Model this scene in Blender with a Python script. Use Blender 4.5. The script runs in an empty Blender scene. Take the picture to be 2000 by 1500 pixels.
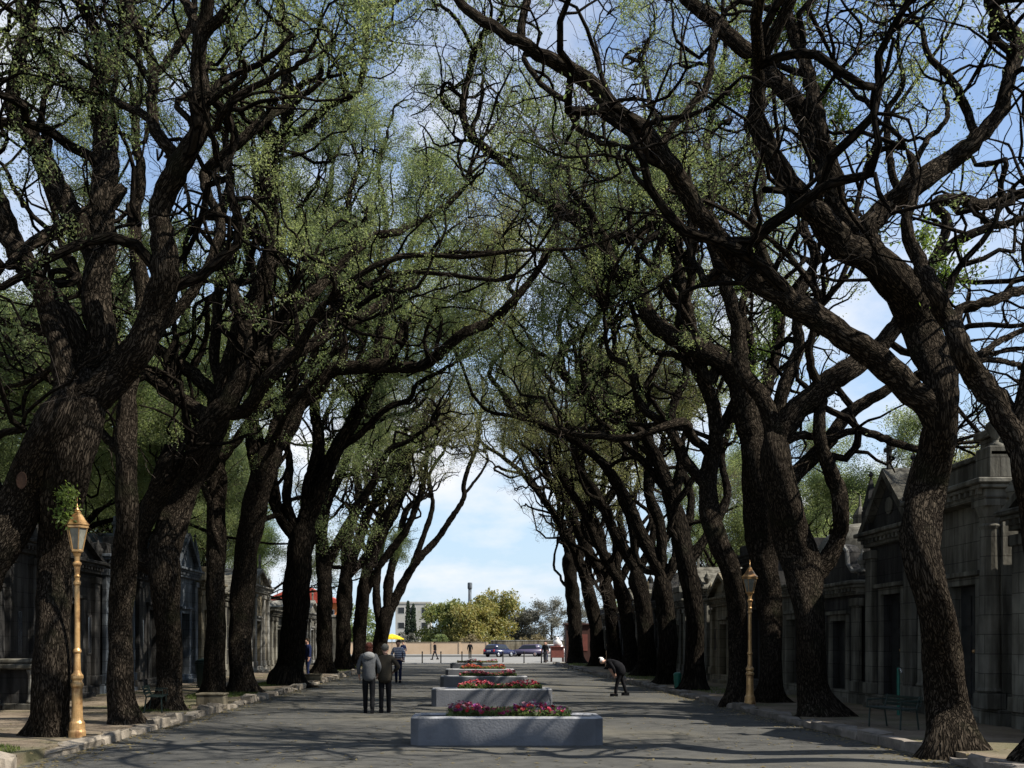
import bpy, bmesh, math, random
import numpy as np
from mathutils import Vector, Matrix
R = math.radians
rng = np.random.default_rng(11)
random.seed(5)
scene = bpy.context.scene
COL = scene.collection

# ---------------------------------------------------------------- camera
F, CX, HY, CZ = 2000.0, 912.0, 1255.0, 1.65       # focal (px), vanishing x, horizon y, eye height
cam = bpy.data.cameras.new('camera')
cam.lens = 36.0; cam.sensor_width = 36.0; cam.sensor_fit = 'HORIZONTAL'
cam.shift_x = (1000 - CX) / 2000.0
cam.shift_y = (HY - 750) / 2000.0
cam.clip_start = 0.1; cam.clip_end = 4000
camo = bpy.data.objects.new('camera', cam); COL.objects.link(camo)
camo.location = (0, 0, CZ); camo.rotation_euler = (R(90), 0, 0)
scene.camera = camo

# ---------------------------------------------------------------- sun, sky, exposure
SUN = Vector((0.80, -0.30, 0.90)).normalized()
ELEV = math.asin(SUN.z); AZ = math.atan2(SUN.x, SUN.y)
sun = bpy.data.lights.new('sun', 'SUN'); sun.energy = 5.0; sun.angle = R(0.53); sun.color = (1, .95, .86)
suno = bpy.data.objects.new('sun', sun); COL.objects.link(suno)
suno.rotation_euler = SUN.to_track_quat('Z', 'Y').to_euler(); suno.location = (30, -10, 40)
scene.view_settings.view_transform = 'Standard'; scene.view_settings.look = 'None'
scene.view_settings.gamma = 1; scene.view_settings.use_curve_mapping = False
scene.view_settings.exposure = 0.85
cy = scene.cycles
cy.max_bounces = 5; cy.diffuse_bounces = 3; cy.glossy_bounces = 2; cy.transmission_bounces = 3; cy.transparent_max_bounces = 6
cy.use_fast_gi = False; cy.caustics_reflective = False; cy.caustics_refractive = False

world = bpy.data.worlds.new('World'); scene.world = world; world.use_nodes = True
nt = world.node_tree; nt.nodes.clear()
def wn(t, **kw):
    n = nt.nodes.new(t)
    for k, v in kw.items(): setattr(n, k, v)
    return n
sky = wn('ShaderNodeTexSky', sky_type='NISHITA', sun_disc=False)
sky.sun_elevation = ELEV; sky.sun_rotation = AZ; sky.air_density = 1.0; sky.dust_density = 0.15; sky.ozone_density = 2.6
tc = wn('ShaderNodeTexCoord'); sep = wn('ShaderNodeSeparateXYZ')
nt.links.new(tc.outputs['Generated'], sep.inputs[0])
zadd = wn('ShaderNodeMath', operation='ADD'); zadd.inputs[1].default_value = 0.34
nt.links.new(sep.outputs['Z'], zadd.inputs[0])
dv = wn('ShaderNodeCombineXYZ')
for ax in 'XY':
    m = wn('ShaderNodeMath', operation='DIVIDE')
    nt.links.new(sep.outputs[ax], m.inputs[0]); nt.links.new(zadd.outputs[0], m.inputs[1])
    nt.links.new(m.outputs[0], dv.inputs[ax])
mp = wn('ShaderNodeMapping'); mp.inputs['Location'].default_value = (5.2, 2.6, 0.0)
nt.links.new(dv.outputs[0], mp.inputs['Vector'])
nz = wn('ShaderNodeTexNoise'); nz.inputs['Scale'].default_value = 2.3; nz.inputs['Detail'].default_value = 9
nz.inputs['Roughness'].default_value = 0.56
nt.links.new(mp.outputs[0], nz.inputs['Vector'])
rp = wn('ShaderNodeValToRGB'); rp.color_ramp.elements[0].position = 0.47; rp.color_ramp.elements[1].position = 0.66; rp.color_ramp.elements[0].color = (.06, .06, .06, 1)
nt.links.new(nz.outputs['Fac'], rp.inputs[0])
hz_ = wn('ShaderNodeMapRange'); hz_.inputs['From Min'].default_value = 0.0; hz_.inputs['From Max'].default_value = 0.45
hz_.inputs['To Min'].default_value = .95; hz_.inputs['To Max'].default_value = 0.06
nt.links.new(sep.outputs['Z'], hz_.inputs['Value'])
hmix = wn('ShaderNodeMix', data_type='RGBA'); nt.links.new(hz_.outputs[0], hmix.inputs['Factor'])
nt.links.new(sky.outputs[0], hmix.inputs[6]); hmix.inputs[7].default_value = (2.55, 3.35, 4.2, 1)
mix = wn('ShaderNodeMix', data_type='RGBA')
nt.links.new(rp.outputs[0], mix.inputs['Factor'])
nt.links.new(hmix.outputs[2], mix.inputs[6]); mix.inputs[7].default_value = (4.6, 4.7, 4.95, 1)
bg = wn('ShaderNodeBackground'); bg.inputs['Strength'].default_value = 0.118
nt.links.new(mix.outputs[2], bg.inputs['Color'])
wo = wn('ShaderNodeOutputWorld'); nt.links.new(bg.outputs[0], wo.inputs['Surface'])

# ---------------------------------------------------------------- materials
def material(name, c1, c2=None, scale=4.0, rough=0.85, bump=0.0, bscale=None, metallic=0.0, stretch=(1, 1, 1),
             coords='Object', detail=6, c3=None, scale3=0.6, lo=.35, hi=.65, translucent=0.0):
    m = bpy.data.materials.new(name); m.use_nodes = True
    t = m.node_tree; b = t.nodes['Principled BSDF']
    b.inputs['Roughness'].default_value = rough; b.inputs['Metallic'].default_value = metallic
    if 'Specular IOR Level' in b.inputs: b.inputs['Specular IOR Level'].default_value = 0.05 if name.startswith('cloth') else (0.15 if rough > .7 else .4)
    tcn = t.nodes.new('ShaderNodeTexCoord'); mapn = t.nodes.new('ShaderNodeMapping'); mapn.inputs['Scale'].default_value = stretch
    if coords == 'Position':
        g = t.nodes.new('ShaderNodeNewGeometry'); t.links.new(g.outputs['Position'], mapn.inputs[0])
    else:
        t.links.new(tcn.outputs[coords], mapn.inputs[0])
    n = t.nodes.new('ShaderNodeTexNoise'); n.inputs['Scale'].default_value = scale; n.inputs['Detail'].default_value = detail
    n.inputs['Roughness'].default_value = .62
    t.links.new(mapn.outputs[0], n.inputs['Vector'])
    r = t.nodes.new('ShaderNodeValToRGB'); e = r.color_ramp.elements
    e[0].position = lo; e[1].position = hi
    e[0].color = (*c1, 1); e[1].color = (*(c2 or c1), 1)
    t.links.new(n.outputs['Fac'], r.inputs[0])
    colour = r.outputs[0]
    if c3:
        n3 = t.nodes.new('ShaderNodeTexNoise'); n3.inputs['Scale'].default_value = scale3; n3.inputs['Detail'].default_value = 5
        t.links.new(mapn.outputs[0], n3.inputs['Vector'])
        r3 = t.nodes.new('ShaderNodeValToRGB'); r3.color_ramp.elements[0].position = .5; r3.color_ramp.elements[1].position = .66
        t.links.new(n3.outputs['Fac'], r3.inputs[0])
        mx = t.nodes.new('ShaderNodeMix'); mx.data_type = 'RGBA'
        t.links.new(r3.outputs[0], mx.inputs['Factor']); t.links.new(colour, mx.inputs[6]); mx.inputs[7].default_value = (*c3, 1)
        colour = mx.outputs[2]
    t.links.new(colour, b.inputs['Base Color'])
    if bump:
        nb = t.nodes.new('ShaderNodeTexNoise'); nb.inputs['Scale'].default_value = bscale or scale * 3; nb.inputs['Detail'].default_value = 5
        t.links.new(mapn.outputs[0], nb.inputs['Vector'])
        bp = t.nodes.new('ShaderNodeBump'); bp.inputs['Strength'].default_value = bump; bp.inputs['Distance'].default_value = .09 if name.startswith('bark') else .03
        t.links.new(nb.outputs['Fac'], bp.inputs['Height']); t.links.new(bp.outputs[0], b.inputs['Normal'])
    if translucent:
        tr = t.nodes.new('ShaderNodeBsdfTranslucent'); gm = t.nodes.new('ShaderNodeVectorMath'); gm.operation = 'MULTIPLY'; gm.inputs[1].default_value = (1.75, 1.7, 1.35)   # light passing through a leaf is paler
        t.links.new(colour, gm.inputs[0]); t.links.new(gm.outputs[0], tr.inputs['Color'])
        ms = t.nodes.new('ShaderNodeMixShader'); ms.inputs[0].default_value = translucent
        t.links.new(b.outputs[0], ms.inputs[1]); t.links.new(tr.outputs[0], ms.inputs[2])
        t.links.new(ms.outputs[0], t.nodes['Material Output'].inputs['Surface'])
    return m

M = {}
M['asphalt'] = material('asphalt', (.050, .049, .045), (.084, .081, .073), 3.0, .95, .35, 60, c3=(.112, .103, .082), scale3=.30, coords='Position')
def cracks(m, scale, width, dark):
    t = m.node_tree; N = t.nodes.new; Lk = t.links.new; bs = t.nodes['Principled BSDF']; old = bs.inputs['Base Color'].links[0].from_socket
    g_ = N('ShaderNodeNewGeometry'); n_ = N('ShaderNodeTexNoise'); n_.inputs['Scale'].default_value = 1.3; n_.inputs['Detail'].default_value = 6; Lk(g_.outputs['Position'], n_.inputs['Vector'])
    ma = N('ShaderNodeVectorMath'); ma.operation = 'MULTIPLY_ADD'; ma.inputs[1].default_value = (1.1, 1.1, 0); Lk(n_.outputs['Color'], ma.inputs[0]); Lk(g_.outputs['Position'], ma.inputs[2])
    v_ = N('ShaderNodeTexVoronoi'); v_.feature = 'DISTANCE_TO_EDGE'; v_.inputs['Scale'].default_value = scale; Lk(ma.outputs[0], v_.inputs['Vector'])
    r_ = N('ShaderNodeValToRGB'); r_.color_ramp.elements[0].position = width * .4; r_.color_ramp.elements[1].position = width; r_.color_ramp.elements[0].color = (dark, dark, dark, 1); Lk(v_.outputs['Distance'], r_.inputs[0])
    mm = N('ShaderNodeVectorMath'); mm.operation = 'MULTIPLY'; Lk(old, mm.inputs[0]); Lk(r_.outputs[0], mm.inputs[1]); Lk(mm.outputs[0], bs.inputs['Base Color'])
cracks(M['asphalt'], .28, .006, .45)
M['pavement'] = material('pavement', (.11, .085, .06), (.20, .16, .115), 1.4, .92, .5, 16, c3=(.10, .095, .05), scale3=.5, coords='Position')
M['plaza'] = material('plaza', (.17, .165, .15), (.23, .222, .205), .5, .9, coords='Position')
M['earth'] = material('earth', (.10, .09, .055), (.16, .14, .09), .6, .95, .4, 8, coords='Position')
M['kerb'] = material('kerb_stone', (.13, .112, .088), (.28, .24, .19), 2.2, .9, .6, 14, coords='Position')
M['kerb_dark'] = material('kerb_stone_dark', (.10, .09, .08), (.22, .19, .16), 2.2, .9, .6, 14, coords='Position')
def bark(name, deep, mid, mottle, moss, sc):
    m = bpy.data.materials.new(name); m.use_nodes = True; t = m.node_tree; b = t.nodes['Principled BSDF']
    b.inputs['Roughness'].default_value = 1.0; b.inputs['Specular IOR Level'].default_value = .02
    N = t.nodes.new; Lk = t.links.new
    c = N('ShaderNodeTexCoord'); mp_ = N('ShaderNodeMapping'); mp_.inputs['Scale'].default_value = (1, .24, 1); Lk(c.outputs['UV'], mp_.inputs[0])
    wr = N('ShaderNodeTexNoise'); wr.inputs['Scale'].default_value = sc * .5; wr.inputs['Detail'].default_value = 3; Lk(mp_.outputs[0], wr.inputs['Vector'])
    vm = N('ShaderNodeVectorMath'); vm.operation = 'MULTIPLY_ADD'; vm.inputs[1].default_value = (.16, .16, .16); Lk(wr.outputs['Color'], vm.inputs[0]); Lk(mp_.outputs[0], vm.inputs[2])
    vo = N('ShaderNodeTexVoronoi'); vo.feature = 'DISTANCE_TO_EDGE'; vo.inputs['Scale'].default_value = sc; Lk(vm.outputs[0], vo.inputs['Vector'])
    r1 = N('ShaderNodeValToRGB'); r1.color_ramp.elements[0].position = .01; r1.color_ramp.elements[1].position = .22; Lk(vo.outputs['Distance'], r1.inputs[0])
    fn = N('ShaderNodeTexNoise'); fn.inputs['Scale'].default_value = sc * 2.2; fn.inputs['Detail'].default_value = 6; fn.inputs['Roughness'].default_value = .7; Lk(mp_.outputs[0], fn.inputs['Vector'])
    r2 = N('ShaderNodeValToRGB'); r2.color_ramp.elements[0].position = .36; r2.color_ramp.elements[1].position = .68; r2.color_ramp.elements[0].color = (*mid, 1); r2.color_ramp.elements[1].color = (*mottle, 1); Lk(fn.outputs['Fac'], r2.inputs[0])  # fine noise varies the bark plates between two browns
    mx = N('ShaderNodeMix'); mx.data_type = 'RGBA'; Lk(r1.outputs[0], mx.inputs['Factor']); mx.inputs[6].default_value = (*deep, 1); Lk(r2.outputs[0], mx.inputs[7])
    mo = N('ShaderNodeTexNoise'); mo.inputs['Scale'].default_value = 1.1; mo.inputs['Detail'].default_value = 5; Lk(c.outputs['UV'], mo.inputs['Vector'])
    r3 = N('ShaderNodeValToRGB'); r3.color_ramp.elements[0].position = .56; r3.color_ramp.elements[1].position = .70; Lk(mo.outputs['Fac'], r3.inputs[0])
    m2 = N('ShaderNodeMix'); m2.data_type = 'RGBA'; Lk(r3.outputs[0], m2.inputs['Factor']); Lk(mx.outputs[2], m2.inputs[6]); m2.inputs[7].default_value = (*moss, 1); Lk(m2.outputs[2], b.inputs['Base Color'])
    ad = N('ShaderNodeMath'); ad.operation = 'MULTIPLY_ADD'; ad.inputs[1].default_value = .45; Lk(fn.outputs['Fac'], ad.inputs[0]); Lk(r1.outputs[0], ad.inputs[2])
    bp = N('ShaderNodeBump'); bp.inputs['Strength'].default_value = 1.0; bp.inputs['Distance'].default_value = .05; Lk(ad.outputs[0], bp.inputs['Height']); Lk(bp.outputs[0], b.inputs['Normal'])
    return m
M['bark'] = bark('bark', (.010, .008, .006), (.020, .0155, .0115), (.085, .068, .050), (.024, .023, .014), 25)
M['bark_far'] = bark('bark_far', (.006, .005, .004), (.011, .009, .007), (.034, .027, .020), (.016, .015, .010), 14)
M['scar'] = material('scar', (.030, .016, .010), (.070, .038, .024), 14, .9, .4, 20)
M['twig'] = material('twig', (.040, .031, .025), (.095, .076, .060), 2, .9, coords='Position')
def leaf(name, a, b, tl=.58): return material(name, a, b, 1.1, .6, coords='Position', translucent=tl, detail=3, lo=.38, hi=.62)
M['leaf'] = leaf('leaf_green', (.092, .128, .052), (.190, .222, .095))
M['leaf_green2'] = leaf('leaf_shoots', (.06, .10, .022), (.125, .17, .04))
M['leaf_dark'] = leaf('leaf_dark', (.065, .10, .034), (.14, .18, .06))
M['leaf_pale'] = leaf('leaf_pale', (.125, .135, .06), (.22, .225, .10))
M['leaf_yellow'] = leaf('leaf_yellow', (.13, .145, .040), (.26, .215, .065), .35)
M['leaf_olive'] = leaf('leaf_olive', (.085, .115, .03), (.19, .19, .055), .35)
M['leaf_brown'] = leaf('leaf_brown', (.12, .095, .045), (.18, .145, .07), .3)
M['leaf_grey'] = leaf('leaf_grey', (.09, .09, .07), (.15, .145, .12), .2)
M['cypress'] = leaf('cypress_leaf', (.018, .032, .016), (.035, .055, .028), .1)
M['grass'] = material('grass', (.05, .085, .02), (.12, .14, .04), 3, .9, coords='Position', translucent=.3)
def stone(name, a, b, c3=None):
    m = material(name, a, b, 1.6, .88, .35, 18, c3=c3, scale3=.7, coords='Object', stretch=(1, 1, .55)); t = m.node_tree; N = t.nodes.new; Lk = t.links.new
    bs = t.nodes['Principled BSDF']; old = bs.inputs['Base Color'].links[0].from_socket
    c = N('ShaderNodeTexCoord'); sp = N('ShaderNodeSeparateXYZ'); Lk(c.outputs['Object'], sp.inputs[0]); ad = N('ShaderNodeMath'); ad.operation = 'ADD'; Lk(sp.outputs['X'], ad.inputs[0]); Lk(sp.outputs['Y'], ad.inputs[1])
    cb = N('ShaderNodeCombineXYZ'); Lk(ad.outputs[0], cb.inputs['X']); Lk(sp.outputs['Z'], cb.inputs['Y'])
    br = N('ShaderNodeTexBrick'); br.inputs['Scale'].default_value = 1.0; br.inputs['Brick Width'].default_value = .74; br.inputs['Row Height'].default_value = .36; br.inputs['Mortar Size'].default_value = .009
    br.inputs['Color1'].default_value = (1, 1, 1, 1); br.inputs['Color2'].default_value = (.80, .79, .77, 1); br.inputs['Mortar'].default_value = (.42, .41, .40, 1); Lk(cb.outputs[0], br.inputs['Vector'])
    st = N('ShaderNodeTexNoise'); st.inputs['Scale'].default_value = 5; st.inputs['Detail'].default_value = 5; mp2 = N('ShaderNodeMapping'); mp2.inputs['Scale'].default_value = (1, 1, .10); Lk(c.outputs['Object'], mp2.inputs[0]); Lk(mp2.outputs[0], st.inputs['Vector'])
    sr = N('ShaderNodeValToRGB'); sr.color_ramp.elements[0].position = .36; sr.color_ramp.elements[1].position = .56; sr.color_ramp.elements[0].color = (.45, .44, .42, 1); Lk(st.outputs['Fac'], sr.inputs[0])   # rain streaks
    m1 = N('ShaderNodeVectorMath'); m1.operation = 'MULTIPLY'; m2 = N('ShaderNodeVectorMath'); m2.operation = 'MULTIPLY'
    Lk(old, m1.inputs[0]); Lk(br.outputs['Color'], m1.inputs[1]); Lk(m1.outputs[0], m2.inputs[0]); Lk(sr.outputs[0], m2.inputs[1]); Lk(m2.outputs[0], bs.inputs['Base Color'])
    return m
M['stone_grey'] = stone('stone_grey', (.10, .094, .077), (.21, .198, .163), (.045, .043, .037))
M['stone_dark'] = stone('stone_dark', (.030, .029, .028), (.066, .062, .057), (.018, .018, .018))
M['stone_light'] = stone('stone_light', (.22, .21, .19), (.33, .32, .29), (.11, .105, .09))
M['stone_ochre'] = stone('stone_ochre', (.15, .125, .085), (.25, .215, .15), (.08, .07, .05))
M['stone_blue'] = stone('stone_blue', (.09, .105, .125), (.17, .19, .21), (.05, .055, .062))
M['door_iron'] = material('door_iron', (.012, .012, .012), (.03, .03, .028), 5, .5)
M['glass_dark'] = material('glass_dark', (.02, .022, .025), None, 3, .12)
M['concrete'] = material('concrete', (.105, .109, .120), (.142, .146, .157), 2.6, .85, .3, 25, c3=(.084, .086, .092), scale3=1.3, coords='Object')
M['concrete_sun_tint'] = material('concrete_sun_tint', (.24, .24, .245), (.32, .32, .325), 3, .85, .3, 25, c3=(.14, .14, .14), scale3=2)  # same concrete, with sunlight on the top edge put into a paler colour
M['soil'] = material('soil', (.04, .03, .02), (.07, .05, .035), 8, .95, .6)
M['brass'] = material('brass_paint', (.44, .25, .095), (.58, .36, .16), 6, .34, .1, 20, metallic=.5, coords='Object', c3=(.22, .11, .045), scale3=4)
M['lamp_glass'] = material('lamp_glass', (.13, .13, .11), (.22, .21, .17), 5, .08)
M['bench_green'] = material('bench_green', (.005, .013, .010), (.009, .02, .015), 5, .5)
M['bin_dark'] = material('bin_dark', (.008, .02, .018), (.015, .03, .026), 5, .5)
M['bin_green'] = material('bin_green', (.008, .09, .065), (.012, .13, .09), 5, .45)
M['blue_plastic'] = material('blue_plastic', (.04, .16, .35), None, 5, .4)
M['peach'] = material('peach_plaster', (.40, .29, .19), (.47, .35, .24), .4, .9, coords='Position')
M['orange'] = material('orange_plaster', (.50, .17, .06), (.60, .23, .09), .6, .9, coords='Object')
M['roof_red'] = material('roof_red', (.30, .05, .035), (.40, .08, .05), 3, .8)
M['pale_wall'] = material('pale_wall', (.33, .32, .29), (.38, .37, .34), .5, .9, coords='Object')
M['white'] = material('white_paint', (.50, .49, .47), (.58, .57, .55), 4, .6)
M['rubber'] = material('rubber', (.015, .015, .015), None, 4, .8)
M['chrome'] = material('chrome', (.55, .55, .56), None, 4, .25, metallic=.9)
M['car_blue'] = material('car_blue', (.010, .014, .045), (.014, .018, .055), 4, .25)
M['car_plum'] = material('car_plum', (.06, .05, .085), (.07, .06, .10), 4, .25)
M['car_white'] = material('car_white', (.6, .6, .6), None, 4, .25)
M['red_lamp'] = material('red_lamp', (.5, .02, .02), None, 4, .3)
M['kiosk_red'] = material('kiosk_red', (.12, .032, .024), (.17, .048, .034), 4, .7)
M['kiosk_dark'] = material('kiosk_dark', (.045, .022, .018), (.06, .03, .025), 4, .8)
M['yellow'] = material('yellow_cloth', (.80, .62, .03), (.85, .70, .06), 4, .8, translucent=.3)
M['skin'] = material('skin', (.42, .23, .16), (.48, .28, .20), 6, .6)
def cloth(n, a, b=None): return material(n, a, b or tuple(x * 1.35 for x in a), 9, .9, .3, 40)
M['c_black'] = cloth('cloth_black', (.009, .009, .010))
M['c_navy'] = cloth('cloth_navy', (.012, .017, .045))
M['c_grey'] = cloth('cloth_grey', (.062, .064, .067))
M['c_white'] = cloth('cloth_white', (.20, .20, .195), (.25, .25, .24))
M['c_brown'] = cloth('cloth_brown', (.030, .026, .020))
M['c_dark'] = cloth('cloth_dark', (.02, .02, .024))
M['h_red'] = cloth('hair_auburn', (.060, .020, .013)); M['h_grey'] = cloth('hair_grey', (.11, .105, .09)); M['h_dark'] = cloth('hair_dark', (.02, .015, .01))
M['h_white'] = cloth('hair_white', (.55, .54, .52), (.62, .61, .6))
# striped shirt
ms_ = bpy.data.materials.new('striped_cloth'); ms_.use_nodes = True; t_ = ms_.node_tree
w_ = t_.nodes.new('ShaderNodeTexWave'); w_.bands_direction = 'Z'; w_.inputs['Scale'].default_value = 4.2; w_.inputs['Distortion'].default_value = .6
tc_ = t_.nodes.new('ShaderNodeTexCoord'); t_.links.new(tc_.outputs['Object'], w_.inputs['Vector'])
r_ = t_.nodes.new('ShaderNodeValToRGB'); r_.color_ramp.elements[0].position = .45; r_.color_ramp.elements[1].position = .55
r_.color_ramp.elements[0].color = (.03, .035, .12, 1); r_.color_ramp.elements[1].color = (.62, .62, .66, 1)
t_.links.new(w_.outputs['Fac'], r_.inputs[0]); t_.links.new(r_.outputs[0], t_.nodes['Principled BSDF'].inputs['Base Color'])
M['c_stripe'] = ms_
# flowers: colour per flower from an attribute
mf = bpy.data.materials.new('petals'); mf.use_nodes = True; t_ = mf.node_tree
at = t_.nodes.new('ShaderNodeAttribute'); at.attribute_name = 'tint'
t_.links.new(at.outputs['Color'], t_.nodes['Principled BSDF'].inputs['Base Color']); t_.nodes['Principled BSDF'].inputs['Roughness'].default_value = .6
M['petals'] = mf

# ---------------------------------------------------------------- object helpers
def tag(o, label=None, cat=None, group=None, kind=None):
    if label: o['label'] = label
    if cat: o['category'] = cat
    if group: o['group'] = group
    if kind: o['kind'] = kind
    return o
def empty(name, loc, label, cat, group=None, rz=0.0):
    o = bpy.data.objects.new(name, None); COL.objects.link(o); o.location = loc; o.rotation_euler = (0, 0, rz)
    o.empty_display_size = .2
    return tag(o, label, cat, group)
def raw_mesh(name, verts, loops, nside, mat, parent=None, uv=None, smooth=True, tint=None, world=False):
    """verts (N,3), loops flat index array, all faces with nside corners"""
    me = bpy.data.meshes.new(name)
    n = len(loops) // nside
    me.vertices.add(len(verts)); me.vertices.foreach_set('co', np.ascontiguousarray(verts, dtype=np.float32).ravel())
    me.loops.add(len(loops)); me.loops.foreach_set('vertex_index', np.ascontiguousarray(loops, dtype=np.int32))
    me.polygons.add(n); me.polygons.foreach_set('loop_start', np.arange(0, n * nside, nside, dtype=np.int32))
    if uv is not None:
        l = me.uv_layers.new(name='UVMap'); l.data.foreach_set('uv', np.ascontiguousarray(uv, dtype=np.float32).ravel())
    if tint is not None:
        a = me.attributes.new('tint', 'FLOAT_COLOR', 'POINT'); a.data.foreach_set('color', np.ascontiguousarray(tint, dtype=np.float32).ravel())
    me.update(calc_edges=True)
    me.polygons.foreach_set('use_smooth', np.full(n, smooth, dtype=bool))
    me.materials.append(mat)
    o = bpy.data.objects.new(name, me); COL.objects.link(o)
    if parent: o.parent = parent
    return o
class MB:
    """collects shapes and links them as ONE mesh"""
    def __init__(s): s.bm = bmesh.new()
    def box(s, x0, x1, y0, y1, z0, z1, bevel=0.0, mat=None):
        r = bmesh.ops.create_cube(s.bm, size=1.0)
        vs = r['verts']
        for v in vs: v.co = Vector(((x0 + x1) / 2 + v.co.x * (x1 - x0), (y0 + y1) / 2 + v.co.y * (y1 - y0), (z0 + z1) / 2 + v.co.z * (z1 - z0)))
        if mat is not None: bmesh.ops.transform(s.bm, matrix=mat, verts=vs)
        if bevel:
            es = list({e for v in vs for e in v.link_edges})
            bmesh.ops.bevel(s.bm, geom=es, offset=bevel, segments=1, affect='EDGES')
        return s
    def prism(s, pts, axis, a, b):
        """closed outline pts (2d) swept along axis from a to b"""
        def mk(p, t): return {'x': (t, p[0], p[1]), 'y': (p[0], t, p[1]), 'z': (p[0], p[1], t)}[axis]
        A = [s.bm.verts.new(mk(p, a)) for p in pts]; B = [s.bm.verts.new(mk(p, b)) for p in pts]
        n = len(pts); fs = [s.bm.faces.new(A), s.bm.faces.new(B[::-1])]
        for i in range(n): fs.append(s.bm.faces.new((A[i], B[i], B[(i + 1) % n], A[(i + 1) % n])))
        bmesh.ops.recalc_face_normals(s.bm, faces=fs); return s
    def lathe(s, prof, n=16, c=(0, 0), twist=0.0):
        """prof = [(r,z),...]"""
        rings = []
        for r, z in prof:
            rings.append([s.bm.verts.new((c[0] + r * math.cos(2 * math.pi * i / n + twist), c[1] + r * math.sin(2 * math.pi * i / n + twist), z)) for i in range(n)])
        fs = []
        for k in range(len(rings) - 1):
            for i in range(n):
                fs.append(s.bm.faces.new((rings[k][i], rings[k][(i + 1) % n], rings[k + 1][(i + 1) % n], rings[k + 1][i])))
        fs.append(s.bm.faces.new(rings[0][::-1])); fs.append(s.bm.faces.new(rings[-1])); return s
    def tube(s, pts, rad, n=8):
        pts = [Vector(p) for p in pts]; rings = []
        if not isinstance(rad, (list, tuple)): rad = [rad] * len(pts)
        for i, p in enumerate(pts):
            t = (pts[min(i + 1, len(pts) - 1)] - pts[max(i - 1, 0)]).normalized()
            ref = Vector((0, 0, 1)) if abs(t.z) < .9 else Vector((1, 0, 0))
            u = t.cross(ref).normalized(); v = t.cross(u)
            rings.append([s.bm.verts.new(p + (u * math.cos(2 * math.pi * k / n) + v * math.sin(2 * math.pi * k / n)) * rad[i]) for k in range(n)])
        fs = []
        for k in range(len(rings) - 1):
            for i in range(n): fs.append(s.bm.faces.new((rings[k][i], rings[k][(i + 1) % n], rings[k + 1][(i + 1) % n], rings[k + 1][i])))
        fs.append(s.bm.faces.new(rings[0][::-1])); fs.append(s.bm.faces.new(rings[-1]))
        bmesh.ops.recalc_face_normals(s.bm, faces=fs); return s
    def ball(s, c, r, seg=10, sc=(1, 1, 1)):
        rr = bmesh.ops.create_uvsphere(s.bm, u_segments=seg, v_segments=max(5, seg // 2 + 1), radius=1)
        for v in rr['verts']: v.co = Vector((c[0] + v.co.x * r * sc[0], c[1] + v.co.y * r * sc[1], c[2] + v.co.z * r * sc[2]))
        return s
    def build(s, name, mat, parent=None, smooth=False, loc=None, rz=0.0):
        me = bpy.data.meshes.new(name); s.bm.normal_update(); s.bm.to_mesh(me); s.bm.free()
        me.polygons.foreach_set('use_smooth', np.full(len(me.polygons), smooth, dtype=bool))
        for mm in (mat if isinstance(mat, list) else [mat]): me.materials.append(mm)
        o = bpy.data.objects.new(name, me); COL.objects.link(o)
        if parent: o.parent = parent
        if loc: o.location = loc; o.rotation_euler = (0, 0, rz)
        return o
def children(o): return [c for c in bpy.data.objects if c.parent == o]
def copy_tree(o, kids, parent=None):
    c = o.copy(); COL.objects.link(c); c.parent = parent
    for ch in kids.get(o.name, []): copy_tree(ch, kids, c)
    return c
def kids_map(root):
    k = {}
    def rec(o):
        k[o.name] = [c for c in bpy.data.objects if c.parent == o]
        for c in k[o.name]: rec(c)
    rec(root); return k
def W(x, y, d): return np.array(((x - CX) / F * d, d, CZ + (HY - y) / F * d))

# ---------------------------------------------------------------- ground
XL, XR = -5.88, 6.6       # kerb faces of the avenue
PZ = 0.12                  # pavement height
mb = MB(); mb.prism([(-900, -60), (900, -60), (900, 2500), (-900, 2500)], 'z', -.9, -.03); tag(mb.build('ground', M['earth']), kind='structure')
def sheet(name, pts, z, mat, rough=0.0, res=None):
    bm = bmesh.new(); bm.faces.new([bm.verts.new((*p, z)) for p in pts]); me = bpy.data.meshes.new(name); bm.to_mesh(me); bm.free()
    me.materials.append(mat); o = bpy.data.objects.new(name, me); COL.objects.link(o); return tag(o, kind='structure')
sheet('road', [(XL - .05, -40), (XR + .05, -40), (XR + .05, 79), (XL - .05, 79)], 0.0, M['asphalt'])
sheet('plaza', [(-160, 79), (160, 79), (160, 152), (-160, 152)], -.004, M['plaza'])
sheet('street', [(-160, 118), (160, 118), (160, 134), (-160, 134)], 0.004, M['asphalt'])
mb = MB(); mb.box(-10.9, XL - .28, -40, 78.6, -.05, PZ); tag(mb.build('pavement_left', M['pavement']), kind='structure')
mb = MB(); mb.box(XR + .28, 9.8, -40, 78.6, -.05, PZ); tag(mb.build('pavement_right', M['pavement']), kind='structure')
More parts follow.
